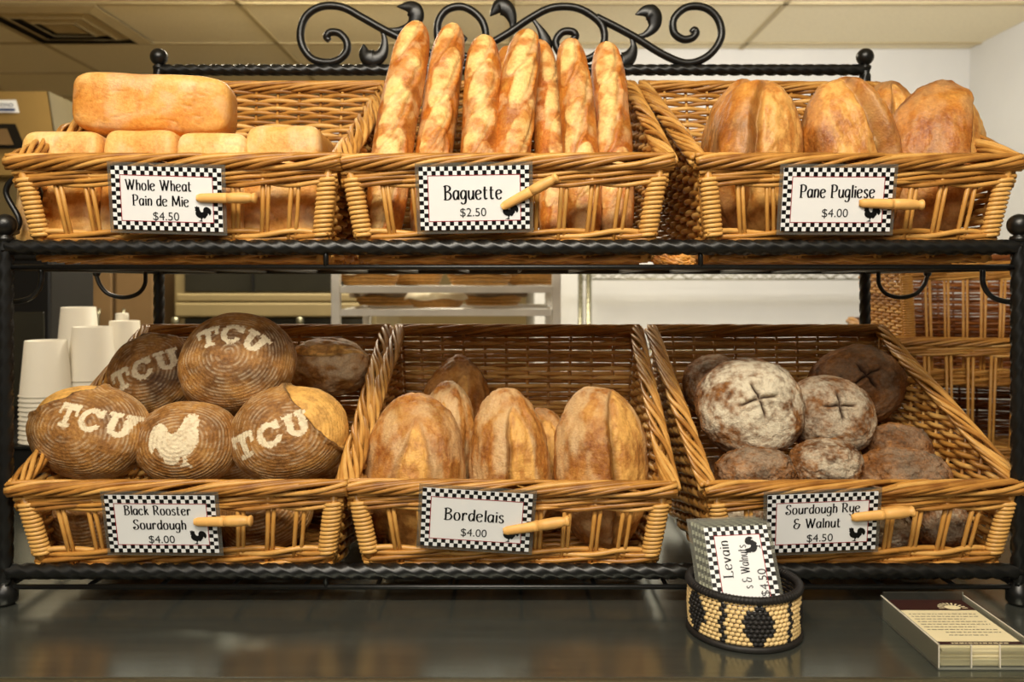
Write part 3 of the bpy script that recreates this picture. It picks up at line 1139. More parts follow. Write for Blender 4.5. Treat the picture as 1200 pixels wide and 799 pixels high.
def tcu_mask(x, y):
    """Slab-serif letters T C U in a box 3.19 wide and 1 high."""
    def box(x0, x1, y0, y1, xx):
        return (xx > x0) & (xx < x1) & (y > y0) & (y < y1)
    m = np.zeros(len(x), bool)
    m |= box(0, .95, .76, 1, x) | box(0, .15, .52, .8, x) | box(.8, .95, .52, .8, x) | box(.35, .6, 0, 1, x) | box(.2, .75, 0, .17, x)
    c = x - 1.07
    e = ((c - .5) / .5) ** 2 + ((y - .5) / .5) ** 2
    ei = ((c - .52) / .25) ** 2 + ((y - .5) / .29) ** 2
    m |= (e < 1) & (ei > 1) & ~((c > .6) & (abs(y - .5) < .15))
    m |= box(.76, .97, .63, .97, c)
    u = x - 2.19
    m |= box(.1, .38, .36, 1, u) | box(.62, .9, .36, 1, u) | box(0, .46, .84, 1, u) | box(.54, 1, .84, 1, u)
    e = ((u - .5) / .4) ** 2 + ((y - .38) / .38) ** 2
    ei = ((u - .5) / .13) ** 2 + ((y - .38) / .17) ** 2
    m |= (y <= .38) & (e < 1) & (ei > 1)
    return m


def poly_mask(poly, x, y):
    ins = np.zeros(len(x), bool)
    n = len(poly)
    for i in range(n):
        x0, y0 = poly[i]
        x1, y1 = poly[(i + 1) % n]
        c = ((y0 > y) != (y1 > y))
        xx = (x1 - x0) * (y - y0) / (y1 - y0 + 1e-12) + x0
        ins ^= c & (x < xx)
    return ins


ROOSTER_BREAD = [((x - 374) / 146.0, (547 - y) / 152.0) for x, y in (
    (517, 417), (509, 410), (508, 399), (501, 402), (496, 394), (489, 400), (482, 396), (479, 405), (472, 404), (471, 418), (465, 434), (456, 449), (443, 455), (432, 452),
    (428, 438), (416, 428), (400, 425), (386, 434), (377, 452), (374, 476), (379, 498), (390, 512), (393, 498), (400, 492), (406, 500), (412, 514), (424, 524), (428, 536),
    (442, 542), (456, 540), (466, 530), (472, 518), (478, 519), (480, 534), (468, 546), (506, 547), (494, 537), (489, 532), (488, 516), (502, 505), (514, 490), (520, 468),
    (516, 446), (511, 434), (517, 431), (514, 424))]


def body(d, a, b, c, e=1.0, flatb=0.62):
    s = np.sign(d) * np.abs(d) ** e
    v = s * np.array((a, b, c))
    v[:, 2] = np.where(v[:, 2] < 0, v[:, 2] * flatb, v[:, 2])
    return v


def boule(label, loc, dims, rot, seed, stencil=None, burst=None, dark=0.25, rings=True, group='stencilled round loaves', name='round_loaf', ctr=(0.0, 0.0)):
    """Round loaf proofed in a coiled basket: ring ridges, a flour stencil, perhaps one burst, pale side."""
    d, fs = get_grid(130, 250)
    a, b, c = dims
    v = body(d, a, b, c, 0.92)
    nz = fbm(d, 1.6, seed, 3) - 0.5
    v = v * (1 + 0.10 * nz)[:, None]
    fl = np.zeros(len(d))
    pl = np.zeros(len(d))
    dk = np.zeros(len(d))
    X, Y = v[:, 0].copy(), v[:, 1].copy()
    arc = np.arccos(np.clip(d[:, 2], -1, 1)) * (a + b + c) / 3
    if rings:
        rr = arc + 0.004 * (fbm(d, 2.2, seed + 9, 2) - 0.5) + 0.0009 * np.arctan2(d[:, 1], d[:, 0])
        ring = 0.5 + 0.5 * np.cos(2 * PI * rr / 0.0051)
        wgt = sst(-0.75, -0.2, d[:, 2])
        v = v + d * (ring * 0.0008 * wgt)[:, None]
        fl += ring ** 2 * 0.34 * wgt * sst(0.38, 0.66, fbm(d, 9, seed + 3, 3))
        dk += (1 - ring) ** 2 * 0.16 * wgt
    dk += dark * sst(0.45, 0.75, fbm(d, 1.8, seed + 5, 3))
    if burst:
        bd, th = np.array(burst[0], float), burst[1]
        bd /= np.linalg.norm(bd)
        t = d @ bd + 0.10 * (fbm(d, 5, seed + 1, 3) - 0.5)
        m = sst(th, th + 0.03, t)
        pl = np.maximum(pl, m * (0.55 + 0.45 * sst(0.35, 0.7, fbm(d, 6, seed + 2, 3))))
        fl *= 1 - m
        dk = dk * (1 - m) + 0.7 * np.exp(-((t - th) / 0.018) ** 2)
        v = v + d * (-0.0025 * m + 0.003 * np.exp(-((t - th + 0.02) / 0.03) ** 2))[:, None]
    if stencil:
        kind, cx, cy, h, ang, arch = stencil
        ca, sa = math.cos(ang), math.sin(ang)
        jx = (fbm(d, 40, seed + 21, 2) - 0.5) * 0.0028
        jy = (fbm(d, 40, seed + 31, 2) - 0.5) * 0.0028
        px, py = X - cx + jx, Y - cy + jy
        lx, ly = px * ca + py * sa, -px * sa + py * ca
        if arch:
            R = arch
            rr = np.hypot(lx, ly + R)
            an = np.arctan2(lx, ly + R)
            lx, ly = an * R, rr - R
        if kind == 'tcu':
            k = tcu_mask(lx / h + 3.19 / 2, ly / h + 0.5)
        else:
            k = poly_mask(ROOSTER_BREAD, lx / h / 0.96 + 0.5, ly / h + 0.5)
        k = k & (d[:, 2] > 0.0)
        kk = k * (0.62 + 0.38 * sst(0.25, 0.6, fbm(d, 18, seed + 41, 2)))
        fl = np.where(k, kk, fl)
        dk = np.where(k, 0, dk)
    # pale bake towards the underside
    pl = np.maximum(pl, 0.6 * sst(0.35, -0.25, d[:, 2]) * sst(0.2, 0.6, fbm(d, 3, seed + 15, 2)))
    return bread_object(name, v, fs, np.stack([fl, pl, dk], 1), M['sourdough'], loc, rot, label, 'bread', group)


def batard(label, loc, dims, rot, seed, mat, group, ears, floury=0.3, dark=0.3, name='oval_loaf', point=0.0, ridge=0.006):
    """Oval loaf, long axis +y, with one or more lengthwise slits (x offset, slant, half width, y range) opened into ears."""
    d, fs = get_grid(110, 190)
    a, b, c = dims
    v = body(d, a, b, c, 0.94, 0.7)
    ty = d[:, 1]
    if point:
        pz = 1 - point * sst(0.35, 1.0, ty)
        v[:, 0] *= pz
        v[:, 2] *= pz
    nz = fbm(d, 1.7, seed, 3) - 0.5
    v = v * (1 + 0.13 * nz)[:, None]
    fl = floury * sst(0.36, 0.62, fbm(d, 3.2, seed + 3, 4))
    pl = np.zeros(len(d))
    dk = dark * sst(0.42, 0.78, fbm(d, 2.2, seed + 5, 3))
    front = sst(0.0, 0.18, d[:, 2])
    for (x0, sl, hw, y0, y1) in ears:
        t = np.clip((ty - y0) / (y1 - y0), 0, 1)
        arch = y0 <= -1.4
        env = np.clip(1 - t ** 2.0, 0, 1) * (ty < y1) if arch else np.sqrt(np.clip(4 * t * (1 - t), 0, 1))
        xc = x0 + sl * (ty - (y0 + y1) / 2) + 0.10 * np.sin(3 * ty + seed)
        wv = abs(hw) * env + 1e-3
        mir = -1.0 if hw < 0 else 1.0
        s = mir * (d[:, 0] - xc) / np.abs(wv) + 0.22 * (fbm(d, 7, seed + 8, 3) - 0.5)
        m = sst(1.1, 0.85, np.abs(s)) * front * (env > 0.05)
        pl = np.maximum(pl, m * (0.15 + 0.85 * sst(0.32, 0.66, fbm(d, 7, seed + 2, 4))))
        fl = fl * (1 - 0.9 * m)
        dk = dk * (1 - 0.7 * m)
        end = sst(1.0, 0.8, np.abs(ty))
        s = -np.abs(s) if arch else s
        ea = end * np.exp(-((s + 1.2) / np.where(s > -1.2, 0.16, 1.5)) ** 2) * env * front
        cut = end * np.exp(-((s + 0.88) / 0.16) ** 2) * env * front
        lip = np.exp(-((s - 1.05) / 0.5) ** 2) * env * front
        v = v + d * (ridge * ea - ridge * 0.75 * cut + ridge * 0.12 * lip - 0.001 * m)[:, None]
        dk = np.maximum(dk, 0.6 * cut)
        dk = np.maximum(dk, 0.30 * np.exp(-((s + 1.15) / 0.2) ** 2) * env * front)
    blister = fbm(d, 14, seed + 12, 2)
    v = v + d * (0.0016 * (blister - 0.5) + 0.0050 * (fbm(d, 5, seed + 14, 3) - 0.5))[:, None]
    pl = np.maximum(pl, 0.20 * sst(0.6, 0.75, blister))
    return bread_object(name, v, fs, np.stack([fl, pl, dk], 1), mat, loc, rot, label, 'bread', group)


def rye(label, loc, dims, rot, seed, cross=True, floury=0.8, rough=0.08, group='rye loaves', dark=0.4, name='rye_loaf'):
    d, fs = get_grid(110, 190)
    a, b, c = dims
    v = body(d, a, b, c, 0.9, 0.65)
    v = v * (1 + 0.12 * (fbm(d, 1.6, seed, 3) - 0.5) + rough * (fbm(d, 6, seed + 4, 3) - 0.5))[:, None]
    fl = floury * sst(0.40, 0.72, 0.5 * fbm(d, 2.6, seed + 3, 4) + 0.32 * fbm(d, 14, seed + 7, 3) + 0.18 * (0.25 + 0.75 * d[:, 2])) * sst(-0.1, 0.6, d[:, 2])
    pl = 0.5 * sst(0.1, -0.5, d[:, 2]) * sst(0.35, 0.65, fbm(d, 4, seed + 6, 2))
    dk = dark * sst(0.45, 0.7, fbm(d, 3, seed + 5, 3))
    if cross:
        X, Y = d[:, 0], d[:, 1]
        wob = 0.06 * (fbm(d, 4, seed + 11, 2) - 0.5)
        g = np.zeros(len(d))
        for (u, w_) in ((X + 0.12 * Y, Y - 0.1 * X), (Y - 0.15 * X, X)):
            L = sst(0.40, 0.26, np.abs(w_))
            g = np.maximum(g, np.exp(-((u + wob) / 0.022) ** 2) * L)
            v = v + d * (0.0022 * np.exp(-((np.abs(u + wob) - 0.075) / 0.04) ** 2) * L * (d[:, 2] > 0))[:, None]
        g = g * (d[:, 2] > 0)
        v = v - d * (0.0045 * g)[:, None]
        dk = np.maximum(dk, g)
        fl = fl * (1 - g)
    return bread_object(name, v, fs, np.stack([fl, pl, dk], 1), M['rye'], loc, rot, label, 'bread', group)


def baguette(label, a, b, R, seed, spin=0.0, bow=0.006, nsl=5):
    """Long loaf from its foot a to its tip b, with slanting slashes opened on the shop side."""
    a, b = np.array(a), np.array(b)
    L = np.linalg.norm(b - a)
    nt, npn = 230, 72
    t = np.linspace(0, 1, nt)
    ph = np.arange(npn) * 2 * PI / npn
    T, A = np.meshgrid(t, ph, indexing='ij')
    T, A = T.ravel(), A.ravel()
    prof = np.clip(1 - np.abs(2 * T - 1) ** 9.0, 0, 1) ** 0.5 * (1 - 0.14 * np.abs(2 * T - 1) ** 2.5)
    R = R * 1.09
    r = R * prof
    dirs = np.stack([np.cos(A), np.sin(A), np.zeros_like(A)], 1)
    pos = np.stack([np.cos(A) * r, np.sin(A) * r * 0.92, (T - 0.5) * L], 1)
    q = pos / 0.05
    r2 = 0.0045 * (fbm(q, 1.0, seed, 3) - 0.5)
    pl = np.zeros(len(T))
    dk = 0.3 * sst(0.45, 0.75, fbm(q, 1.2, seed + 5, 3))
    # the shop side is local -y
    ang = np.arctan2(np.sin(A + PI / 2 + spin), np.cos(A + PI / 2 + spin))
    for k in range(nsl):
        rk = random.Random(seed * 17 + k)
        tk = (k + 0.62 + rk.uniform(-0.12, 0.12)) / (nsl + 0.25)
        s = (T - tk) * L
        w_ = (ang - rk.uniform(-0.3, 0.3)) * R
        sl = rk.uniform(0.16, 0.34)
        ca, sa = math.cos(sl), math.sin(sl)
        al, ac = s * ca + w_ * sa, -s * sa + w_ * ca
        hl, hw = L / nsl * rk.uniform(0.66, 0.82), R * rk.uniform(0.48, 0.66)
        t2 = np.clip(1 - (al / hl) ** 2, 0, 1)
        env = np.sqrt(t2)
        z = ac / (hw * env + 1e-4) + 0.6 * (fbm(q, 2.6, seed + 8 + k, 3) - 0.5)
        m = sst(1.1, 0.8, np.abs(z)) * (env > 0.05)
        pl = np.maximum(pl, m * (0.15 + 0.80 * sst(0.36, 0.64, fbm(q, 2.6, seed + 2, 4))))
        ea = np.exp(-((z - 1.2) / 0.3) ** 2) * env
        cut = np.exp(-((z - 0.82) / 0.16) ** 2) * env
        r2 = r2 + 0.0034 * ea - 0.0030 * cut + 0.0016 * m
        dk = np.maximum(dk * (1 - 0.8 * m), 0.45 * cut)
    fl = 0.30 * sst(0.5, 0.7, fbm(q, 3.0, seed + 3, 3))
    pos = pos + dirs * (r2 * np.minimum(prof * 1.5, 1))[:, None]
    pos[:, 0] += bow * np.sin(PI * T)
    fs = []
    for i in range(nt - 1):
        for j in range(npn):
            j2 = (j + 1) % npn
            fs.append((i * npn + j, i * npn + j2, (i + 1) * npn + j2, (i + 1) * npn + j))
    fs.append(tuple(range(npn - 1, -1, -1)))
    fs.append(tuple((nt - 1) * npn + j for j in range(npn)))
    z = Vector(b - a).normalized()
    x = Vector((1, 0, 0))
    x = (x - z * x.dot(z)).normalized()
    y = z.cross(x)
    rm = Matrix((x, y, z)).transposed()
    return bread_object('baguette', pos, fs, np.stack([fl, pl, dk], 1), M['baguette'], (a + b) / 2, rm, label, 'bread', 'baguettes in the upper middle basket')


def pan_loaf(label, loc, dims, rot, seed, k=8.0, group='sandwich loaves'):
    """Sandwich loaf baked in a lidded tin: a rounded block, long axis +x, with a few creases."""
    d, fs = get_grid(110, 200)
    a, b, c = dims
    # rounded block: push the sphere outwards onto a superellipsoid
    n = (np.abs(d[:, 0]) ** k + np.abs(d[:, 1]) ** k + np.abs(d[:, 2]) ** k) ** (-1.0 / k)
    s = d * n[:, None]
    v = s * np.array((a, b, c))
    q = v / 0.06
    v = v + d * (0.005 * (fbm(q, 0.8, seed, 2) - 0.5) + 0.0016 * (fbm(q, 3.0, seed + 2, 2) - 0.5))[:, None]
    cr = fbm(q, 2.0, seed + 6, 2)
    crease = np.exp(-((cr - 0.5) / 0.012) ** 2) * sst(0.5, 0.62, fbm(q, 1.1, seed + 9, 2))
    v = v - d * (0.0012 * crease)[:, None]
    edge = sst(1.12, 1.5, np.linalg.norm(s, axis=1))
    pl = 0.55 * edge + 0.55 * sst(0.48, 0.72, fbm(q, 1.3, seed + 3, 3))
    dk = 0.22 * crease + 0.06 * sst(0.5, 0.8, fbm(q, 1.5, seed + 5, 2))
    fl = 0.16 * sst(0.5, 0.7, fbm(q, 2.5, seed + 8, 3))
    return bread_object('sandwich_loaf', v, fs, np.stack([fl, pl, dk], 1), M['mie'], loc, rot, label, 'bread', group)


def hp(n, d):
    return n * d / F


# upper left: sandwich loaves
I3 = Matrix.Identity(3)
pan_loaf('large golden sandwich loaf lying on top of the upright ones', P(185, 127, 1.13), (hp(88, 1.13), 0.044, hp(36, 1.13)),
         Matrix.Rotation(math.radians(1.5), 3, 'Y') @ Matrix.Rotation(math.radians(6), 3, 'Z'), 11, 4.6)
for i, (x0, x1, yt, d, lab) in enumerate(((40, 132, 160, 1.085, 'upright golden sandwich loaf at the far left end of its row'),
                                          (135, 219, 159, 1.088, 'upright golden sandwich loaf second from the left in its row'),
                                          (217, 297, 162, 1.083, 'upright golden sandwich loaf behind the right edge of its sign'),
                                          (296, 384, 153, 1.09, 'upright golden sandwich loaf at the right end, beside the baguette basket'))):
    top = P((x0 + x1) / 2, yt, d).z
    zb = BZ1 + 0.014
    h = (top - zb) / 2
    # stands on end: long axis +x turned upright
    rm = Matrix.Rotation(math.radians(-7), 3, 'X') @ Matrix.Rotation(-PI / 2, 3, 'Y') @ Matrix.Rotation(rnd.uniform(-0.05, 0.05), 3, 'X')
    pan_loaf(lab, (((x0 + x1) / 2 - 600) * d / F, d - 1 + 0.002, zb + h), (h, 0.046, hp((x1 - x0) / 2 + 0.5, d)), rm, 30 + i)

# upper middle: baguettes
for i, (bx, bd, tx, ty, td, R, sp, bow, lab) in enumerate((
        (447, 1.052, 489, 27, 1.20, 0.0255, 0.15, -0.006, 'thick leaning baguette at the left end, its tip under the scroll'),
        (497, 1.070, 531, 29, 1.225, 0.0235, 0.1, -0.004, 'baguette second from the left, leaning right, with a round tip'),
        (555, 1.062, 567, 43, 1.195, 0.0255, 0.0, 0.004, 'broad upright baguette behind the sign, third from the left'),
        (584, 1.145, 594, 55, 1.285, 0.0200, -0.2, 0.0, 'baguette mostly hidden behind the two broad middle ones'),
        (596, 1.066, 618, 36, 1.195, 0.0250, -0.25, -0.008, 'tall baguette with a long dark slash in the middle of the row'),
        (651, 1.085, 630, 48, 1.250, 0.0215, -0.5, 0.005, 'brown baguette half hidden to the right of the tall middle one'),
        (686, 1.058, 667, 47, 1.190, 0.0225, 0.1, 0.004, 'pointed pale baguette, second from the right end'),
        (722, 1.075, 709, 51, 1.215, 0.0240, 0.2, 0.004, 'round-tipped baguette at the right end of the row'))):
    zb = BZ1 + 0.016
    foot = ((bx - 600) * bd / F, bd - 1, zb)
    baguette(lab, foot, P(tx, ty, td), R, 50 + 3 * i, sp, bow)

# upper right: big ear-slit loaves
G = 'big oval loaves in the upper right basket'
for lab, c, hpx, d, tilt, spin, yaw, seed, ears, pt, cc in (
        ('big golden oval loaf leaning at the left end, a curved slit down its face', (884, 190), (53, 99), 1.105, 84, -4, -14, 71, [(0.34, 0.10, 0.50, -1.15, 1.04)], 0.08, 0.055),
        ('big brown oval loaf in the middle with a floury ear down its right side', (989, 190), (53, 101), 1.105, 86, 3, 4, 72, [(-0.02, -0.14, -0.50, -1.1, 1.02)], 0.10, 0.055),
        ('big golden oval loaf with a curled tip leaning at the right end', (1088, 190), (56, 102), 1.105, 84, -14, 8, 73, [(0.60, 0.02, 0.34, -1.1, 1.04)], 0.18, 0.055),
        ('oval loaf showing only its tip behind the left golden one', (861, 170), (38, 80), 1.215, 84, -10, 0, 74, [(0.0, 0.1, 0.2, -0.9, 0.9)], 0.25, 0.04),
        ('rounded loaf showing its top behind the middle and right ones', (1046, 172), (42, 78), 1.215, 84, 4, 0, 75, [(-0.1, 0.1, 0.25, -0.9, 0.9)], 0.1, 0.04)):
    batard(lab, P(c[0], c[1], d), (hp(hpx[0], d), hp(hpx[1], d), cc), face_rot(tilt, spin, yaw), seed, M['pugliese'], G, ears, 0.16, 0.45, point=pt, ridge=0.013)
batard('small golden bread end lying on the upper shelf between two baskets', P(787, 305, 1.055), (0.018, 0.030, 0.0125), face_rot(20, 60), 76, M['mie'], None, [(0, 0, 0.3, -0.8, 0.8)], 0.1, 0.1, name='bread_end')

# lower left: stencilled sourdough
sgp = 'stencilled round loaves in the lower left basket'
boule('round dark loaf with TCU stencilled in flour and a pale patch, at far left', P(108, 506, 1.075), (hp(77, 1.075), hp(54, 1.075), 0.05), face_rot(74, -9, -12), 81,
      ('tcu', 0.030, 0.016, 0.030, 0.02, 0.0), ((-0.66, 0.74, 0.25), 0.74), group=sgp)
boule('small round loaf with a white flour rooster stencilled on it', P(222, 519, 1.07), (hp(60, 1.07), hp(48, 1.07), 0.046), face_rot(78, 0, 0), 82,
      ('rooster', -0.004, 0.003, 0.066, 0.0, 0.0), None, group=sgp, dark=0.1)
boule('round loaf with TCU in flour and a golden burst along its top right', P(341, 508, 1.08), (hp(68, 1.08), hp(57, 1.08), 0.05), face_rot(76, 8, 8), 83,
      ('tcu', -0.020, -0.001, 0.031, 0.22, 0.0), ((0.86, 0.52, 0.2), 0.54), group=sgp, dark=0.1)
boule('very dark round loaf stencilled TCU, tucked behind against the left side', P(182, 440, 1.225), (hp(54, 1.225), hp(50, 1.225), 0.045), face_rot(70, 6, -4), 84,
      ('tcu', 0.003, -0.001, 0.031, 0.35, 0.0), ((0.25, 0.95, 0.0), 0.86), group=sgp, dark=0.75)
boule('large dark loaf with arched TCU stencil, sitting on top of the pile', P(279, 427, 1.135), (hp(66, 1.135), hp(61, 1.135), 0.053), face_rot(66, -7, 3), 85,
      ('tcu', -0.001, 0.026, 0.029, 0.0, 0.075), None, group=sgp, dark=0.55)
batard('plain brown oval loaf behind the pile by the basket corner', P(386, 431, 1.255), (hp(34, 1.255), hp(50, 1.255), 0.045), face_rot(58, 88, 0), 86, M['sourdough'], sgp, [(0.25, 0.0, 0.22, -0.9, 0.9)], 0.35, 0.3, ridge=0.003)
for i, (x, y, d, a, lab) in enumerate(((112, 604, 1.085, 0.062, 'dark round loaf under the pile, seen between the slats left of the sign'),
                                       (312, 603, 1.085, 0.060, 'brown round loaf under the pile, seen between the slats right of the peg'),
                                       (222, 612, 1.09, 0.050, 'round loaf at the bottom of the pile, mostly behind the sign'))):
    boule(lab, P(x, y, d), (a, a * 0.85, 0.045), face_rot(50, 20 * i, 0), 90 + i, None, None, group=sgp, dark=0.3)
for i, (x, y, z, a, lab) in enumerate(((-0.44, 0.22, 0.985, 0.075, 'dark loaf at the bottom of the basket under the dark TCU loaf'),
                                       (-0.30, 0.225, 0.985, 0.07, 'dark loaf at the bottom of the basket under the brown oval loaf'))):
    boule(lab, (x, y, z), (a, a * 0.95, 0.05), face_rot(8, 0, 0), 95 + i, None, None, group=sgp, dark=0.4)

# lower middle: upright floury ovals
G = 'upright oval loaves in the lower middle basket'
for lab, c, hpx, d, tilt, spin, yaw, seed, ears, cc, fl, dk, pt in (
        ('upright oval loaf with a wide golden pointed slit, at the left front', (487, 551), (59, 92), 1.085, 80, 2, -8, 101, [(0.08, -0.02, 0.60, -1.5, 0.66)], 0.05, 0.45, 0.3, 0.12),
        ('narrow upright oval loaf with a faint seam, in the middle front', (598, 548), (48, 92), 1.080, 80, 3, 0, 102, [(0.16, 0.05, 0.30, -1.0, 0.75)], 0.046, 0.5, 0.2, 0.08),
        ('upright oval loaf with a slit down its middle, at the right front', (703, 546), (55, 94), 1.085, 80, 0, 6, 103, [(0.44, 0.05, 0.42, -1.15, 0.98)], 0.05, 0.5, 0.2, 0.10),
        ('floury oval loaf peeking over the left front one', (522, 528), (36, 80), 1.175, 80, -3, 0, 104, [(-0.1, 0.05, 0.25, -0.9, 0.7)], 0.036, 0.6, 0.15, 0.06),
        ('dark-crusted loaf with a golden slit standing at the back', (533, 487), (40, 72), 1.275, 78, -6, 0, 105, [(0.10, 0.1, 0.30, -0.9, 0.62)], 0.04, 0.15, 0.75, 0.2),
        ('golden oval loaf half hidden behind the middle one', (634, 552), (40, 74), 1.185, 80, 0, 0, 106, [(0.0, 0.1, 0.4, -0.9, 0.8)], 0.036, 0.3, 0.2, 0.1)):
    batard(lab, P(c[0], c[1], d), (hp(hpx[0], d), hp(hpx[1], d), cc), face_rot(tilt, spin, yaw), seed, M['bordelais'], G, ears, fl, dk, point=pt, ridge=0.0065)

# lower right: rye and walnut
G = 'rye loaves in the lower right basket'
for lab, c, hpx, d, tilt, spin, yaw, seed, cross, fl, cc, rg_ in (
        ('large white-floured round rye loaf with a cross cut, at the front left', (878, 478), (63, 57), 1.135, 68, 6, 0, 111, True, 1.0, 0.048, 0.08),
        ('brown rye loaf tucked behind the white-floured one', (836, 452), (36, 36), 1.235, 66, 0, 0, 112, False, 0.4, 0.04, 0.08),
        ('round brown rye loaf with a deep cross cut, in the middle', (972, 487), (52, 46), 1.165, 62, -8, 0, 113, True, 0.55, 0.045, 0.08),
        ('dark round rye loaf with a small cross, at the back right', (1003, 452), (58, 47), 1.27, 62, 20, 0, 114, True, 0.15, 0.045, 0.08),
        ('rough brown rye loaf behind the rim under the white-floured one', (885, 556), (47, 30), 1.075, 55, 0, 0, 115, False, 0.25, 0.04, 0.16),
        ('small floury rye loaf behind the rim in the middle', (966, 546), (43, 32), 1.08, 60, 0, 0, 116, False, 0.6, 0.038, 0.14),
        ('rough russet rye loaf poking up at the right', (1051, 531), (40, 34), 1.165, 60, 0, 0, 117, False, 0.15, 0.04, 0.18),
        ('lumpy russet rye loaf behind the rim at the right', (1055, 560), (56, 34), 1.08, 60, 0, 0, 118, False, 0.18, 0.042, 0.2),
        ('floury rye loaf seen between the slats left of the sign', (873, 617), (36, 28), 1.07, 60, 0, 0, 119, False, 0.7, 0.034, 0.14),
        ('floury rye loaf seen between the slats under the peg', (1030, 622), (40, 27), 1.07, 60, 0, 0, 120, False, 0.7, 0.034, 0.16),
        ('dark rye loaf seen between the slats near the right corner', (1101, 612), (32, 30), 1.085, 60, 0, 0, 121, False, 0.45, 0.034, 0.16)):
    rye(lab, P(c[0], c[1], d), (hp(hpx[0], d), hp(hpx[1], d), cc), face_rot(tilt, spin, yaw), seed, cross, fl, rg_, G)
for i, (x, y, z, a, lab) in enumerate(((0.34, 0.20, 0.985, 0.07, 'brown rye loaf at the bottom under the white-floured one'),
                                       (0.47, 0.215, 0.985, 0.068, 'brown rye loaf at the bottom under the dark back loaf'))):
    rye(lab, (x, y, z), (a, a * 0.95, 0.05), face_rot(8, 0, 0), 125 + i, False, 0.3, 0.12, G)

# ------------------------------------------------------------------ coiled basket with spare signs
CBX, CBY = P(871, 700, 0.925).x, -0.076
cb = thing('coiled_basket', 'small round coiled straw basket with black diamonds holding spare signs', 'basket', (CBX, CBY, ZC + 0.0005))
RB, HBK, ROWS = 0.0605, 0.054, 11
q = MB()
for i in range(ROWS):
    z = 0.004 + (HBK - 0.008) * i / (ROWS - 1)
    rr = RB * (0.945 + 0.055 * math.sin(PI * (0.15 + 0.7 * i / ROWS)))
    n = 66
    h = (HBK - 0.008) / (ROWS - 1)
    for k in range(n):
        a0, a1 = 2 * PI * (k + 0.41 * i) / n, 2 * PI * (k + 0.41 * i + 0.80) / n
        am = math.degrees((a0 + a1) / 2) % 360
        # black diamond faces the shop (270 degrees); more round the side, with thin upright lines between them
        ph = (am - 270 + 180) % 360 - 180
        zz = i / (ROWS - 1)
        blk = False
        for c0 in (0, 72, 144, -72, -144):
            dx = (ph - c0 + 180) % 360 - 180
            if abs(dx) < max(3.2, 15.5 * min(1.0, 1.3 - abs(zz - 0.52) * 2.3)):
                blk = True
            if abs((ph - c0 - 36 + 180) % 360 - 180) < 2.6:
                blk = True
        pr = []
        for j in range(3):
            a = a0 + (a1 - a0) * j / 2
            pr.append(((rr) * math.cos(a), (rr) * math.sin(a), z + 0.0007 * (j - 1)))
        q.tube(pr, h * 0.52, 6, mat=1 if blk else 0)
    q.tube([((rr - 0.0008) * math.cos(a), (rr - 0.0008) * math.sin(a), z) for a in np.linspace(0, 2 * PI, 49)[:-1]], h * 0.44, 6, closed=True, mat=1)
q.build('coiled_wall', [M['straw'], M['coilblack']], cb)
MB().lathe([(0.001, 0.001), (RB * 0.94, 0.001), (RB * 0.94, 0.004), (0.001, 0.004)], 40).build('base', M['coilblack'], cb)
q = MB()
rr = RB * 0.985
q.tube([(rr * math.cos(a), rr * math.sin(a), HBK) for a in np.linspace(0, 2 * PI, 65)[:-1]], 0.0042, 10, closed=True)
for k in range(96):
    a = 2 * PI * k / 96
    q.tube([((rr + 0.0042 * math.cos(t)) * math.cos(a + t * 0.004), (rr + 0.0042 * math.cos(t)) * math.sin(a + t * 0.004), HBK + 0.0042 * math.sin(t)) for t in np.linspace(0, 2 * PI, 9)[:-1]], 0.0009, 4, closed=True)
q.build('rim', M['coilblack'], cb)
MB().tube([(RB * math.cos(a), RB * math.sin(a), 0.003) for a in np.linspace(0, 2 * PI, 65)[:-1]], 0.0035, 8, closed=True).build('foot_coil', M['coilblack'], cb)

# spare signs turned on end in the basket
gl = 'spare signs in the coiled basket'
labs = ['front spare sign in the coiled basket, turned sideways, reading Levain & Walnuts',
        'second spare sign in the coiled basket, just behind the front one',
        'third spare sign in the coiled basket, behind the second',
        'fourth spare sign in the coiled basket, behind the third',
        'rearmost spare sign in the coiled basket']
for i in range(5):
    t = thing('spare_sign', labs[i], 'sign', (CBX - 0.0030 - 0.0030 * i, CBY - 0.014 + 0.0030 * i, ZC + 0.0585 + 0.0008 * i),
              (Matrix.Rotation(math.radians(-4), 3, 'Z') @ Matrix.Rotation(math.radians(-31), 3, 'X') @ Matrix.Rotation(math.radians(-90 - 4), 3, 'Y')).to_euler(), gl)
    t.scale = (0.93, 1, 0.95)
    card_mesh().build('card', [M['card'], M['black'], M['red']], t, smooth=False)
    m = 0.0045
    MB().box((-SW / 2 - m, 0.0008, -SH / 2 - m), (SW / 2 + m, 0.0013, SH / 2 + m)).build('clear_pouch', M['pouch'], t, smooth=False)
    if i == 0:
        q = MB()
        letter(q, 'Levain', 0.0260, 0.0115, 0.0115, 0.043, -0.0010)
        letter(q, 's & Walnuts', 0.0170, -0.0085, 0.0105, 0.050, -0.0010, 0.11, 0.05)
        q.build('lettering', M['black'], t, smooth=False)
        vs, fs = text_mesh('$4.50', 0.0142)
        MB().add([(x - 0.002, -0.0010, y - 0.0265) for x, y, _ in vs], fs).build('price_lettering', M['grey_print'], t, smooth=False)
        q = MB()
        rooster(q, 0.042, -0.0165, 0.0185, -0.0010)
        q.build('rooster_emblem', M['black'], t, smooth=False)

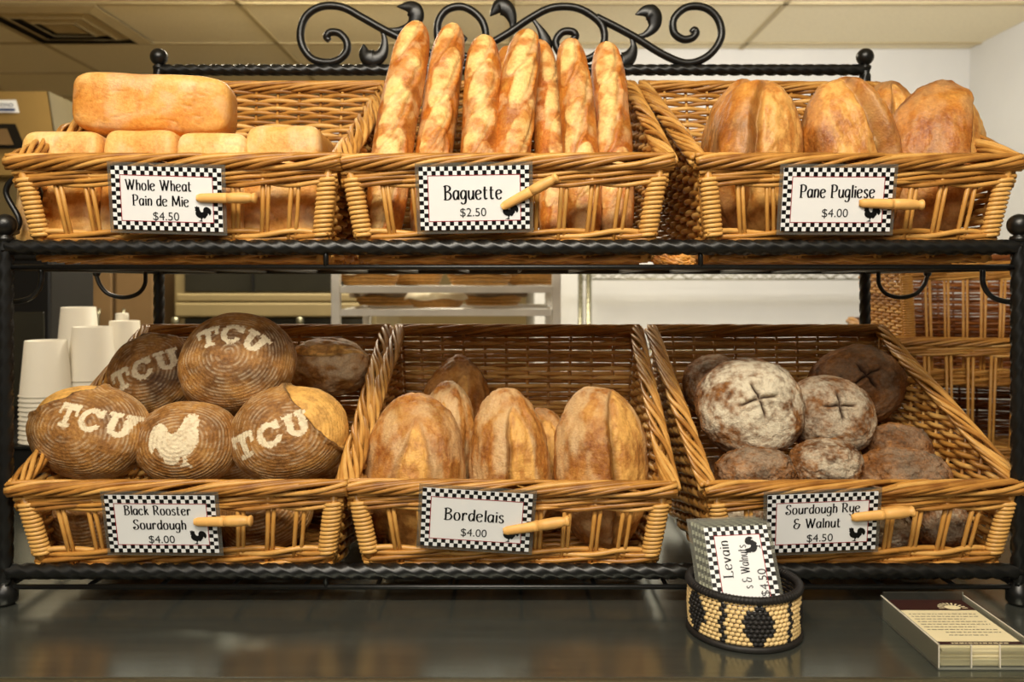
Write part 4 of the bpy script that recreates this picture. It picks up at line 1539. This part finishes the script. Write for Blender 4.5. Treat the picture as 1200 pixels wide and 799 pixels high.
# ------------------------------------------------------------------ flyers in an acrylic holder
HX0, HX1, HY0, HY1 = 0.428, 0.524, -0.173, -0.045
hd = thing('flyer_holder', 'low clear acrylic tray of cream flyers at the right end of the counter', 'holder', ((HX0 + HX1) / 2, (HY0 + HY1) / 2, ZC + 0.0005))
hw, hl, hh, wt = (HX1 - HX0) / 2, (HY1 - HY0) / 2, 0.026, 0.0016
MB().box((-hw, -hl, 0), (hw, hl, wt)).build('tray_base', M['acrylic'], hd, smooth=False)
for s in (-1, 1):
    MB().box((s * hw - (wt if s > 0 else 0), -hl, wt), (s * hw + (wt if s < 0 else 0), hl, hh)).build('tray_side', M['acrylic'], hd, smooth=False)
MB().box((-hw + wt, hl - wt, wt), (hw - wt, hl, hh + 0.004)).build('tray_back', M['acrylic'], hd, smooth=False)
q = MB()
q.box((-hw + wt, -hl, wt), (-hw * 0.30, -hl + wt, hh * 0.95))
q.box((hw * 0.30, -hl, wt), (hw - wt, -hl + wt, hh * 0.95))
q.box((-hw * 0.30, -hl, wt), (hw * 0.30, -hl + wt, hh * 0.45))
q.build('tray_front', M['acrylic'], hd, smooth=False)
q = MB()
for x in (-hw * 0.30, hw * 0.30, -hw + 0.0008, hw - 0.0008):
    q.box((x - 0.0005, -hl - 0.0002, wt), (x + 0.0005, -hl + wt, hh * 0.95))
for x in (-hw, hw):
    q.box((x - 0.0006, -hl, hh - 0.0008), (x + 0.0006, hl, hh))
q.build('polished_edge', M['cup'], hd, smooth=False)
NF = 12
for i in range(NF):
    z = ZC + 0.0005 + wt + 0.0002 + i * 0.00172
    jx, jy = rnd.uniform(-0.0012, 0.0012), rnd.uniform(-0.001, 0.001)
    x0, x1, y0, y1 = -hw + 0.005, hw - 0.005, -hl + 0.005, hl - 0.005
    o = MB().box((x0, y0, 0), (x1, y1, 0.00150)).build('flyer', M['flyer'], None, smooth=False)
    o.location = ((HX0 + HX1) / 2 + jx, (HY0 + HY1) / 2 + jy, z)
    gr = 'flyers in the acrylic holder'
    if i < NF - 1:
        tag(o, 'cream flyer in the acrylic tray, in the stack beneath the printed top one', 'flyer', gr)
    else:
        tag(o, 'top cream flyer in the acrylic tray, with maroon bands and rows of fine print', 'flyer', gr)
        zt = 0.00160
        MB().add([(x0, y1 - 0.030, zt), (x1, y1 - 0.030, zt), (x1, y1, zt), (x0, y1, zt)], [(0, 1, 2, 3)]).build('header_band', M['maroon'], o, smooth=False)
        MB().add([(x0, y0, zt), (x1, y0, zt), (x1, y0 + 0.008, zt), (x0, y0 + 0.008, zt)], [(0, 1, 2, 3)]).build('footer_band', M['maroon'], o, smooth=False)
        q = MB()
        rl = random.Random(3)
        for k in range(9):              # rows of print too fine to read
            yy = y1 - 0.041 - k * 0.0068
            x = x0 + 0.006 + (0.016 if k > 6 else 0)
            xe = x1 - (0.006 if k % 3 != 2 else 0.024)
            while x < xe:
                wd = rl.uniform(0.002, 0.006)
                q.add([(x, yy, zt), (min(x + wd, xe), yy, zt), (min(x + wd, xe), yy + 0.0014, zt), (x, yy + 0.0014, zt)], [(0, 1, 2, 3)])
                x += wd + 0.0012
        q.build('fine_print', M['grey_print'], o, smooth=False)
        q = MB()
        for k in range(11):
            a = PI * (0.0 + k / 10.0)
            cx, cy = x1 - 0.022, y1 - 0.024
            q.add([(cx + 0.014 * math.cos(a + s) * f, cy + 0.013 * math.sin(a + s) * f, zt + 0.0001) for f, s in ((0.7, -0.07), (1.15, -0.07), (1.15, 0.07), (0.7, 0.07))], [(0, 1, 2, 3)])
        n = 18
        q.add([(x1 - 0.022 + 0.009 * math.cos(2 * PI * k / n), y1 - 0.022 + 0.006 * math.sin(2 * PI * k / n), zt + 0.0001) for k in range(n)], [tuple(range(n))])
        q.build('sunburst_emblem', M['flyer'], o, smooth=False)
        q = MB()
        x = x0 + 0.014
        while x < x1 - 0.014:
            wd = rl.uniform(0.002, 0.006)
            q.add([(x, y0 + 0.003, zt + 0.0001), (x + wd, y0 + 0.003, zt + 0.0001), (x + wd, y0 + 0.005, zt + 0.0001), (x, y0 + 0.005, zt + 0.0001)], [(0, 1, 2, 3)])
            x += wd + 0.0012
        q.build('footer_print', M['flyer'], o, smooth=False)

# ------------------------------------------------------------------ paper cups on a black tray
tr = thing('cup_stand', 'low black stand carrying the stacks of white paper cups, left of the rack', 'stand', (-0.93, 0.78, ZC + 0.0005))
MB().box((-0.17, -0.24, 0.012), (0.22, 0.24, 0.078)).build('body', M['blackplastic'], tr, smooth=False, bevel=0.004)
MB().box((-0.18, -0.25, 0.078), (0.23, 0.25, 0.084)).build('top', M['blackplastic'], tr, smooth=False, bevel=0.002)
for sx in (-0.15, 0.20):
    for sy in (-0.21, 0.21):
        MB().lathe([(0.012, 0), (0.014, 0.004), (0.012, 0.013)], 12, (sx, sy, 0)).build('foot', M['blackplastic'], tr)
ZT = ZC + 0.0005 + 0.0842
CH = 0.108


def cup_mesh(rim, bot, h):
    """Upturned paper cup: rolled rim at the bottom, closed end on top with a recessed foot ring."""
    q = MB()
    prof = [(rim - 0.0005, 0.0035), (rim + 0.0012, 0.0035), (rim + 0.0022, 0.0018), (rim + 0.0012, 0.0), (rim - 0.0014, 0.0004), (rim - 0.0016, 0.0035)]
    pr = [(rim - 0.0012, 0.0036)] + prof[1:4] + [(rim - 0.0014, 0.0002)]
    outer = [(rim - 0.0016, 0.0030), (rim - 0.0014, 0.0002), (rim + 0.0012, 0.0), (rim + 0.0022, 0.0018), (rim + 0.0010, 0.0036), (rim - 0.0002, 0.0040), (bot, h), (bot - 0.0012, h + 0.0004),
             (bot - 0.0020, h - 0.0040), (0.0005, h - 0.0042)]
    q.lathe(outer, 40, cap=False)
    return q


cup0 = None
for (px, py, d, nvis, rim, where) in ((54, 399, 1.58, 11, 0.0450, 'front left stack beside the post'),
                                      (108, 383, 1.64, 5, 0.0445, 'middle stack in front of the tallest'),
                                      (92, 360, 1.86, 6, 0.0440, 'tallest rear stack'),
                                      (146, 376, 1.92, 4, 0.0400, 'rear right stack beside the basket corner')):
    top = P(px, py, d)
    h = 0.105
    step = (top.z - h - ZT) / max(1, nvis - 1)
    if step > 0.012:
        nvis = int((top.z - h - ZT) / 0.0095) + 1
        step = (top.z - h - ZT) / max(1, nvis - 1)
    for k in range(nvis):
        if cup0 is None:
            cup0 = cup_mesh(0.045, 0.0365, h).build('paper_cup', M['cup'])
            o = cup0
        else:
            o = cup0.copy()
            COL.objects.link(o)
        s = rim / 0.045
        o.scale = (s, s, 1)
        o.location = (top.x, top.y, ZT + 0.0002 + k * step)
        if k == nvis - 1:
            tag(o, 'upturned white paper cup on top of the ' + where, 'cup', 'paper cups')
        else:
            tag(o, 'white paper cup nested lower down in the ' + where, 'cup', 'nested cups in the ' + where)

# black coffee brewer behind the cups
br = thing('coffee_brewer', 'tall black appliance standing on the counter behind the paper cups', 'appliance', (-1.02, 0.98, ZC + 0.0005))
bx0, bx1 = P(14, 0, 1.9).x + 1.02, P(59, 0, 1.9).x + 1.02
MB().box((bx0 - 0.15, -0.08, 0.0), (bx1, 0.12, 0.46)).build('body', M['blackplastic'], br, smooth=False, bevel=0.006)
MB().box((bx0 - 0.14, -0.084, 0.10), (bx1 - 0.012, -0.079, 0.32)).build('front_panel', M['darkglass'], br, smooth=False, bevel=0.002)
MB().box((bx0 - 0.155, -0.09, 0.44), (bx1 + 0.004, 0.125, 0.465)).build('lid', M['blackplastic'], br, smooth=False, bevel=0.005)

# ------------------------------------------------------------------ background kitchen
def bgbox(px0, py0, px1, py1, d, depth):
    a, b = P(px0, py1, d), P(px1, py0, d)
    return (a.x, a.y, a.z), (b.x, b.y + depth, b.z)


# beige machine at the upper left with a sloping front
om = thing('bakery_machine', 'beige enamelled bakery machine with a dark window and sticker, at upper left', 'machine', (-1.9, 2.1, 0))


def loc(p, o=(-1.9, 2.1, 0)):
    return (p[0] - o[0], p[1] - o[1], p[2] - o[2])


d0 = 3.0
A = P(-140, 107, d0)
B = P(55, 107, d0)
C = P(70, 205, d0 - 0.12)
D_ = P(-160, 205, d0 - 0.12)
dep = Vector((0, 0.75, 0))
sh = Vector((0.0, 0.75, -0.02))
q = MB()
q.add([loc(v) for v in (A, B, C, D_, A + dep, B + sh, C + dep, D_ + dep)], [(0, 3, 2, 1), (0, 1, 5, 4), (4, 5, 6, 7), (3, 7, 6, 2), (0, 4, 7, 3)])
q.build('body', M['beige'], om, smooth=False)
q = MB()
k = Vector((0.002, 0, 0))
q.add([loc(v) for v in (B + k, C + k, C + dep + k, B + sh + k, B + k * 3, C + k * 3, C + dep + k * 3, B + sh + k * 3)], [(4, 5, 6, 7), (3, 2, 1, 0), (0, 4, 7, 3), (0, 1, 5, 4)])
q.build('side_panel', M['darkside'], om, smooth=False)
q = MB()
for (x0, y0, x1, y1, m) in ((-60, 117, 22, 132, 0),):
    v = [P(x0, y1, d0 - 0.035), P(x1 + 1, y1, d0 - 0.035), P(x1 - 3, y0, d0 - 0.017), P(x0, y0, d0 - 0.017)]
    q.add([loc(p) for p in v], [(0, 1, 2, 3)])
q.build('sticker', M['card'], om, smooth=False)
q = MB()
v = [P(-60, 130, d0 - 0.036), P(18, 130, d0 - 0.036), P(17, 127, d0 - 0.034), P(-60, 127, d0 - 0.034)]
q.add([loc(p) for p in v], [(0, 1, 2, 3)])
vs, fs = text_mesh('ono', 0.030)
pc = P(8, 125.5, d0 - 0.034)
q.add([loc((pc.x + x, pc.y - 0.001, pc.z + y)) for x, y, _ in vs], fs)
q.build('sticker_print', M['blue'], om, smooth=False)
q = MB()
v = [P(-60, 174, d0 - 0.09), P(30, 174, d0 - 0.09), P(18, 145, d0 - 0.053), P(-60, 145, d0 - 0.053)]
q.add([loc(p) for p in v], [(0, 1, 2, 3)])
q.build('window_frame', M['blackplastic'], om, smooth=False)
q = MB()
v = [P(-60, 170, d0 - 0.089), P(17, 170, d0 - 0.089), P(9, 151, d0 - 0.064), P(-60, 151, d0 - 0.064)]
q.add([loc((p.x, p.y - 0.004, p.z)) for p in v], [(0, 1, 2, 3)])
q.build('window_glass', M['brownpanel'], om, smooth=False)
lo_, hi_ = bgbox(-150, 205, 40, 330, d0 - 0.05, 0.36)
MB().box(loc((lo_[0], lo_[1], 0.0)), loc((hi_[0], hi_[1], hi_[2]))).build('pedestal', M['cream'], om, smooth=False, bevel=0.01)
lo_, hi_ = bgbox(62, 120, 74, 128, d0 + 0.2, 0.0)
MB().box(loc((C.x - 0.03, 2.22, 1.905)), loc((C.x - 0.02 + 0.012, 2.28, 1.93))).build('side_label', M['card'], om, smooth=False)

# stainless deck oven under the upper shelf, left of the tray rack
ov = thing('deck_oven', 'cream steel deck oven with dark glass doors in the kitchen behind', 'oven', (-1.05, 2.4, 0))
ol = lambda p: loc(p, (-1.05, 2.4, 0))
DO = 3.3
x0, x1 = P(200, 0, DO).x, P(440, 0, DO).x
MB().box(ol((x0, DO - 1 + 0.03, 0.0)), ol((x1, DO - 1 + 0.75, P(0, 258, DO).z))).build('body', M['cream'], ov, smooth=False, bevel=0.01)
for (ya, yb, nm, mt) in ((262, 312, 'upper_door', 'darkglass'), (318, 342, 'middle_door', 'darkglass'), (373, 420, 'lower_door', 'darkglass')):
    za, zb = P(0, yb, DO).z, P(0, ya, DO).z
    q = MB().box(ol((x0 + 0.05, DO - 1 + 0.012, za)), ol((x1 - 0.05, DO - 1 + 0.03, zb)))
    dr = q.build(nm, M[mt], ov, smooth=False, bevel=0.004)
    xm = P(296, 0, DO).x
    MB().box(ol((xm - 0.004, DO - 1 + 0.004, za)), ol((xm + 0.004, DO - 1 + 0.013, zb))).build('mullion', M['blackplastic'], dr, smooth=False)
q = MB().box(ol((x0 + 0.02, DO - 1 - 0.01, P(0, 371, DO).z)), ol((x1 - 0.02, DO - 1 + 0.03, P(0, 355, DO).z)))
q.build('lower_fascia', M['cream'], ov, smooth=False, bevel=0.006)
q = MB().box(ol((x0 + 0.02, DO - 1 + 0.0, P(0, 353.5, DO).z)), ol((x1 - 0.02, DO - 1 + 0.03, P(0, 344, DO).z)))
q.build('upper_fascia', M['cream'], ov, smooth=False, bevel=0.006)
q = MB()
for px in (206, 352):
    q.lathe([(0.012, 0), (0.016, 0.01), (0.014, 0.03), (0.002, 0.034)], 14, ol((P(px, 0, DO).x, DO - 1 - 0.005, P(0, 381, DO).z)))
q.build('door_knob', M['chrome'], ov)

# brown cupboard further left
cu = thing('brown_cupboard', 'plain brown panelled cupboard behind the cups, left of the oven', 'cupboard', (-1.5, 2.45, 0))
cl_ = lambda p: loc(p, (-1.5, 2.45, 0))
x0, x1 = P(40, 0, 3.35).x, P(182, 0, 3.35).x
MB().box(cl_((x0, 2.37, 0)), cl_((x1, 2.95, P(0, 285, 3.35).z))).build('body', M['brownpanel'], cu, smooth=False, bevel=0.005)
xs = P(133, 0, 3.35).x
dA = MB().box(cl_((x0 + 0.01, 2.35, 0.12)), cl_((xs - 0.008, 2.369, P(0, 292, 3.35).z))).build('door', M['brownpanel'], cu, smooth=False, bevel=0.004)
dB = MB().box(cl_((xs + 0.008, 2.35, 0.12)), cl_((x1 - 0.01, 2.369, P(0, 292, 3.35).z))).build('door', M['brownpanel'], cu, smooth=False, bevel=0.004)
for dd, xx in ((dA, xs - 0.05), (dB, xs + 0.05)):
    MB().tube([cl_((xx, 2.335, 1.0)), cl_((xx, 2.325, 1.03)), cl_((xx, 2.325, 1.15)), cl_((xx, 2.335, 1.18))], 0.006, 8).build('handle', M['chrome'], dd)
bt = thing('small_bottle', 'small cream-capped bottle standing between the paper cups and the cupboard', 'bottle', P(143, 384, 2.0))
bt.location.z = ZC + 0.001
ht = P(143, 368, 2.0).z - ZC
MB().lathe([(0.03, 0), (0.033, 0.005), (0.033, ht * 0.7), (0.013, ht * 0.84), (0.012, ht * 0.9)], 24).build('body', M['cream'], bt)
MB().lathe([(0.013, ht * 0.9), (0.015, ht * 0.905), (0.015, ht), (0.012, ht * 1.005)], 20).build('cap', M['cup'], bt)

# aluminium tray rack with proofing baskets
DT = 2.36
tk = thing('tray_rack', 'aluminium tray rack of cloth-lined proofing baskets behind the middle baskets', 'rack', (P(524, 0, DT).x, DT - 1 + 0.25, 0))
o3 = tuple(tk.location)
tl = lambda p: loc(p, o3)
xa, xb = P(394, 0, DT).x, P(652, 0, DT).x
for x in (xa, xb):
    for yy in (DT - 1, DT - 1 + 0.5):
        MB().box(tl((x - 0.0125, yy - 0.0125, 0.04)), tl((x + 0.0125, yy + 0.0125, 1.72))).build('upright', M['alu'], tk, smooth=False, bevel=0.002)
        MB().lathe([(0.012, 0.0), (0.02, 0.006), (0.02, 0.034), (0.01, 0.04)], 14, tl((x, yy, 0))).build('caster', M['blackplastic'], tk)
shelves = [P(0, y, DT).z for y in (339, 366)]
lv = [shelves[0] + 0.13, shelves[0], shelves[1], shelves[1] - 0.13, shelves[1] - 0.26, shelves[1] - 0.4]
for z in lv:
    for ya, yb in ((-0.012, 0.004), (0.496, 0.512)):
        MB().box(tl((xa + 0.013, DT - 1 + ya, z - 0.010)), tl((xb - 0.013, DT - 1 + yb, z + 0.010))).build('cross_rail', M['alu'], tk, smooth=False, bevel=0.001)
    for x in (xa, xb):
        MB().box(tl((x - 0.006, DT - 1, z - 0.006)), tl((x + 0.006, DT - 1 + 0.5, z + 0.006))).build('side_rail', M['alu'], tk, smooth=False)
    q = MB()
    for k in range(9):
        yy = DT - 1 + 0.04 + 0.05 * k
        q.tube([tl((xa + 0.005, yy, z - 0.004)), tl((xb - 0.005, yy, z - 0.004))], 0.003, 6)
    q.build('wire_shelf', M['alu'], tk)


def proof_basket(px, d, z, r, h, label, cloth, seed):
    c = (P(px, 0, d).x, d - 1, z)
    t = thing('proofing_basket', label, 'basket', c, None, 'proofing baskets on the tray rack')
    q = MB()
    n = max(4, int(h / 0.010))
    for i in range(n):
        rr = r * (0.72 + 0.28 * ((i + 0.5) / n) ** 0.7)
        q.tube([(rr * math.cos(a), rr * math.sin(a), 0.006 + h * i / n) for a in np.linspace(0, 2 * PI, 41)[:-1]], 0.0058, 6, closed=True)
    q.lathe([(0.001, 0.001), (r * 0.72, 0.001), (r * 0.72, 0.006), (0.001, 0.006)], 32)
    q.build('coil_bowl', M['cane'], t)
    if cloth:
        rg = random.Random(seed)
        vv, fs = [], []
        nr, ns = 9, 56
        ph = rg.uniform(0, 6)
        for i in range(nr):
            f = i / (nr - 1)
            for j in range(ns):
                a = 2 * PI * j / ns
                wob = 1 + 0.03 * math.sin(7 * a + ph) + 0.02 * math.sin(13 * a + 2 * ph)
                if f < 0.5:
                    rr, z_ = r * 2 * f * 0.97, h + 0.012 - 0.02 * math.cos(PI * f * 2) * (0.5 - f) + (0.03 if cloth == 'cloth_dark' else 0.008) * (1 - 2 * f) * (1 + 0.5 * math.sin(3 * a + ph))
                else:
                    rr, z_ = r * (0.97 + 0.14 * math.sin((f - 0.5) * PI)) * wob, h + 0.014 - (f - 0.5) * 2 * h * 0.62 * (1 + 0.16 * math.sin(5 * a + ph))
                vv.append((rr * math.cos(a), rr * math.sin(a), z_))
        for i in range(nr - 1):
            for j in range(ns):
                j2 = (j + 1) % ns
                fs.append((i * ns + j, i * ns + j2, (i + 1) * ns + j2, (i + 1) * ns + j))
        MB().add(vv, fs).build('cloth_liner', M[cloth], t)
    return t


zu, zl = lv[1] + 0.0105, lv[2] + 0.0105
for i, (px, dd, z, r, h, lab, cl2) in enumerate((
        (433, DT + 0.13, zu, 0.095, 0.06, 'cane proofing basket with a cream cloth at the left of the upper tray', 'cloth'),
        (490, DT + 0.36, zu, 0.085, 0.06, 'bare cane proofing basket further back on the upper tray', None),
        (562, DT + 0.13, zu, 0.105, 0.065, 'proofing basket with a white cloth hanging over it on the upper tray', 'cloth'),
        (622, DT + 0.36, zu, 0.095, 0.06, 'bare cane proofing basket at the right of the upper tray', None),
        (455, DT + 0.36, zl - 0.0, 0.115, 0.045, 'cane proofing basket with a brown cloth at the left of the lower tray', 'cloth_dark'),
        (577, DT + 0.36, zl, 0.105, 0.045, 'proofing basket heaped with a brown cloth at the right of the lower tray', 'cloth_dark'),
        (512, DT + 0.12, zl - 0.0, 0.085, 0.03, 'shallow proofing basket under a white cloth in the middle of the lower tray', 'cloth'))):
    proof_basket(px, dd, z, r, h, lab, cl2, i)

# chrome wire shelving against the right part of the back wall
DW = 3.75
wr = thing('wire_shelving', 'chrome wire shelving unit standing against the white back wall', 'shelving', (P(875, 0, DW).x, DW - 1 + 0.2, 0))
o4 = tuple(wr.location)
wl = lambda p: loc(p, o4)
xa, xb = P(690, 0, DW).x, P(1090, 0, DW).x
for x in (xa, xb):
    for yy in (DW - 1, DW - 1 + 0.45):
        q = MB().tube([wl((x, yy, 0.0)), wl((x, yy, 1.42))], 0.0127, 12)
        for k in range(50):
            q.lathe([(0.0127, -0.002), (0.0135, 0), (0.0127, 0.002)], 12, wl((x, yy, 0.1 + k * 0.0254)), cap=False)
        q.build('upright', M['chrome'], wr)
for z in (P(0, 323, DW).z, P(0, 416, DW).z, 0.55, 0.2):
    q = MB()
    for yy in (DW - 1, DW - 1 + 0.45):
        q.tube([wl((xa, yy, z + 0.016)), wl((xb, yy, z + 0.016))], 0.004, 6)
        q.tube([wl((xa, yy, z - 0.016)), wl((xb, yy, z - 0.016))], 0.004, 6)
        nz_ = 34
        q.tube([wl((xa + (xb - xa) * k / nz_, yy, z + (0.014 if k % 2 else -0.014))) for k in range(nz_ + 1)], 0.003, 5)
    for k in range(30):
        x = xa + (xb - xa) * (k + 0.5) / 30
        q.tube([wl((x, DW - 1, z + 0.018)), wl((x, DW - 1 + 0.45, z + 0.018))], 0.0025, 5)
    q.build('wire_shelf', M['chrome'], wr)
